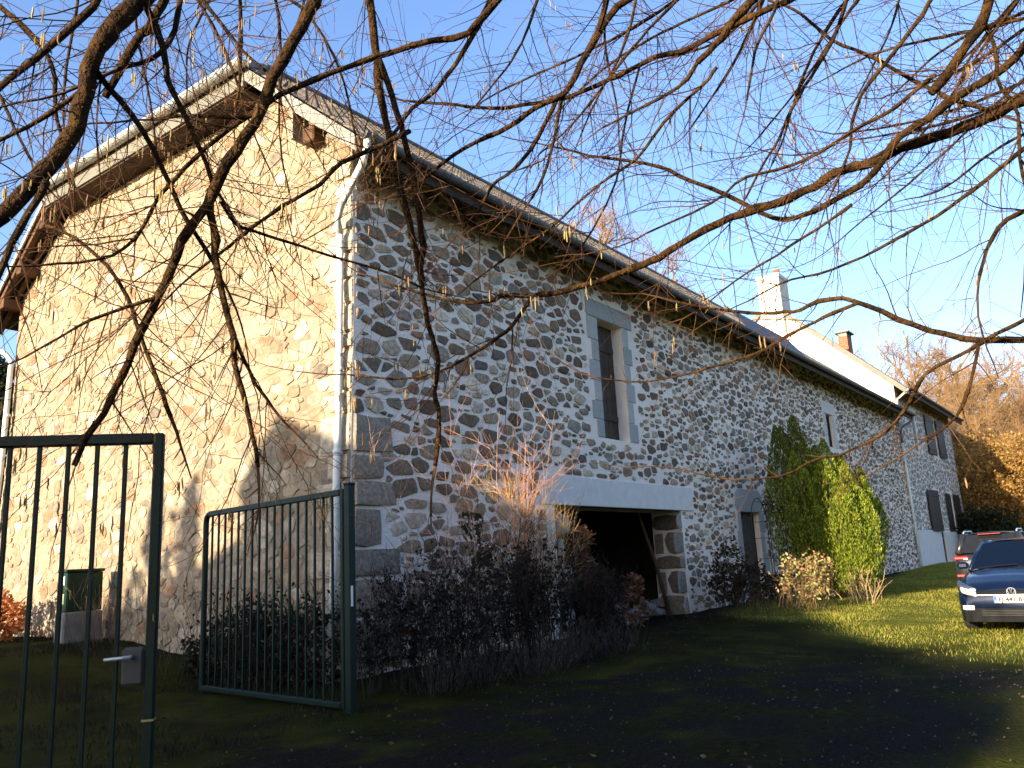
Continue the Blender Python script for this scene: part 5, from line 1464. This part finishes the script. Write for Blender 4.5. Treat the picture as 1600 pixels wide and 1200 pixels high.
for (a, b) in ((-.55, .0), (.0, .55)): mb.tube([(1.06, a, 1.0), (.98, (a+b)/2, 1.025), (.96, b, 1.035)], .009, 5)
mb.build('wiper', m_black, pc, local=True)
# grey car behind, seen from the rear
SUV = (18.5, -5.15)
sc_, sbody, sd_ = car('parked_car', 'dark grey estate car parked behind the blue hatchback with its rear towards the viewer', (SUV[0], SUV[1], gz(*SUV)-.02), R(2), 'suv')
Ls = sd_['Lh']
for s in (-1, 1):
    mb = MB(); mb.box((-Ls+.02, s*.68-.17, .93), (-Ls+.30, s*.68+.17, 1.03), bev=.03); lt = mb.build('tail_light', m_red, sc_, local=True)
    mb = MB(); mb.box((-Ls+.012, s*.58-.05, .94), (-Ls+.019, s*.58+.04, .975)); mb.build('reversing_lamp', m_lamp, lt, local=True)
    mb = MB(); mb.box((-Ls-.03, s*.72-.10, .52), (-Ls+.1, s*.72+.10, .58), bev=.01); mb.build('reflector', m_red, sc_, local=True)
    mb = MB(); mb.tube([(-1.6, s*.60, 1.60), (-1.4, s*.60, 1.64), (.1, s*.60, 1.65), (.3, s*.60, 1.60)], .018, 6); mb.build('roof_rail', m_chrome, sc_, local=True)
mb = MB(); mb.box((-1.88, -.26, 1.540), (-1.72, .26, 1.562), bev=.01); mb.build('brake_light', m_red, sc_, local=True)
mb = MB(); mb.box((-Ls-.02, -.78, .28), (-Ls+.3, .78, .60), bev=.05); mb.build('bumper', m_black, sc_, local=True)
mb = MB(); mb.box((-Ls-.03, -.26, .72), (-Ls+.05, .26, .83)); mb.build('number_plate', m_plate, sc_, local=True)
mb = MB(); mb.tube([(-1.3, 0, 1.6), (-1.42, 0, 1.78)], [.006, .003], 5); mb.build('aerial', m_black, sc_, local=True)

# ------------------------------------------------------------------ grass and fallen leaves
def grass(name, n, xr, yr, hh, cols, keep, seed):
    r = np.random.default_rng(seed)
    x = r.uniform(*xr, n); y = r.uniform(*yr, n)
    nz = np.array([mnoise.noise(Vector((a*.7, b*.7, 5))) for a, b in zip(x, y)])
    k = keep(x, y, nz, r); x, y, nz = x[k], y[k], nz[k]; n = len(x)
    z = ground(x, y) - .02
    h_ = hh*r.uniform(.5, 1.25, n)*(1+.6*nz); w = .0045 + .0025*r.random(n)
    a = r.uniform(0, 2*np.pi, n); le = r.normal(0, .35, (n, 2))*h_[:, None]
    c, s = np.cos(a)*w, np.sin(a)*w
    V = np.stack([np.stack([x-c, y-s, z], -1), np.stack([x+c, y+s, z], -1), np.stack([x+le[:, 0]+c*.3, y+le[:, 1]+s*.3, z+h_], -1), np.stack([x+le[:, 0]-c*.3, y+le[:, 1]-s*.3, z+h_], -1)], 1)
    col = vcol(n, cols, r, .35)
    mb = MB(); mb.quads(V, col); o = mb.build(name, m_grass); tag(o, kind='stuff'); return o
o = grass('grass', 120000, (2.6, 31), (-11, .2), .055, [(0.2125,0.2125,0.0204), (0.272,0.2465,0.02975), (0.1615,0.17,0.017), (0.289,0.2295,0.0595)], lambda x, y, nz, r: (nz > -.75) & (lit_lawn_mask(x, y) > r.random(len(x))), 1)  # blade colours carry the brightness of the sunlit area
tag(o, 'short sunlit grass on the verge in front of the yew and cars', 'grass')
o = grass('grass', 60000, (-6, 4.5), (-9, 9), .06, [(0.0098,0.0119,0.0035), (0.014,0.014,0.0049), (0.021,0.0168,0.007)], lambda x, y, nz, r: (nz > -.05) & (drive_mask(x, y) < .35) & ((x < -.3) | (y < -.3)), 2)  # same kind of blades, colours darkened for the shaded area
tag(o, 'short dull grass and moss in the shade around the gate', 'grass')
n = 420; r = np.random.default_rng(3)
x = r.uniform(-5, 9, n); y = r.uniform(-8.5, -.6, n); C = np.stack([x, y, ground(x, y)+.03], -1)
D = r.normal(size=(n, 3))*np.array([1, 1, .15])
mb = MB(); mb.quads(leaf_quads(C, r.uniform(.010, .028, n), 0, .6, D, r), vcol(n, [(.06,.036,.018), (.09,.06,.03), (.04,.026,.014), (.10,.085,.06)], r))
tag(mb.build('fallen_leaves', m_leaf), 'brown fallen leaves scattered over the drive and grass', 'leaves', kind='stuff')

n = 2600; r = np.random.default_rng(8)
x = r.uniform(-6, 7.5, n); y = r.uniform(-9.5, -1.2, n); k = drive_mask(x, y) > .35; x, y = x[k], y[k]; n = len(x)
sz = r.uniform(.004, .013, n)*(1+(r.random(n) < .03)); cz_ = ground(x, y)+.012
an = r.uniform(0, 6.28, n); V = []
for q in range(4): V.append(np.stack([x+np.cos(an+q*1.57)*sz*r.uniform(.7, 1.3, n), y+np.sin(an+q*1.57)*sz*r.uniform(.7, 1.3, n), cz_-sz*.3], -1))
top = np.stack([x, y, cz_+sz*.7], -1); mb = MB(); gc = vcol(n, [(.025,.023,.02), (.04,.037,.03), (.015,.014,.012), (.055,.05,.042)], r)
for q in range(4): mb.quads(np.stack([V[q], V[(q+1) % 4], top, top], 1), gc)
tag(mb.build('gravel', m_rubble), 'loose grey gravel scattered over the drive', 'gravel', kind='stuff')

# ------------------------------------------------------------------ light, sky, camera
SUN_EL, SUN_DIR = math.atan(.25), _n(np.array([-1, .15, 0]))
sv = Vector((SUN_DIR[0]*math.cos(SUN_EL), SUN_DIR[1]*math.cos(SUN_EL), math.sin(SUN_EL)))
ld_ = bpy.data.lights.new('sun', 'SUN'); ld_.energy = 5.0; ld_.angle = R(.5); ld_.color = (1.0, .85, .63)
so = bpy.data.objects.new('sun', ld_); COL.objects.link(so); so.rotation_euler = (-sv).to_track_quat('-Z', 'Y').to_euler(); so.location = (-20, 5, 30)
W = bpy.data.worlds.new('World'); S.world = W; W.use_nodes = True
nt = W.node_tree; bg = nt.nodes['Background']; sky = nt.nodes.new('ShaderNodeTexSky'); sky.sky_type = 'NISHITA'
sky.sun_disc = False; sky.sun_elevation = SUN_EL; sky.sun_rotation = math.atan2(SUN_DIR[0], SUN_DIR[1]); sky.altitude = 400; sky.air_density = 1.0; sky.dust_density = 2.0; sky.ozone_density = 2.5
hs = nt.nodes.new('ShaderNodeHueSaturation'); hs.inputs['Saturation'].default_value = 1.06; hs.inputs['Hue'].default_value = .508; nt.links.new(sky.outputs[0], hs.inputs['Color']); nt.links.new(hs.outputs[0], bg.inputs['Color']); bg.inputs['Strength'].default_value = .15
cd = bpy.data.cameras.new('camera'); co = bpy.data.objects.new('camera', cd); COL.objects.link(co)
cd.sensor_width = 36; cd.lens = F/1600*36; cd.clip_end = 3000; cd.clip_start = .05
rx, uy, bz_ = M @ np.array([1, 0, 0]), M @ np.array([0, -1, 0]), M @ np.array([0, 0, -1])
co.matrix_world = Matrix(((rx[0], uy[0], bz_[0], CAM[0]), (rx[1], uy[1], bz_[1], CAM[1]), (rx[2], uy[2], bz_[2], CAM[2]), (0, 0, 0, 1)))
S.camera = co
S.view_settings.view_transform = 'Standard'; S.view_settings.look = 'None'; S.view_settings.exposure = 1.65; S.view_settings.gamma = 1
S.render.film_transparent = False
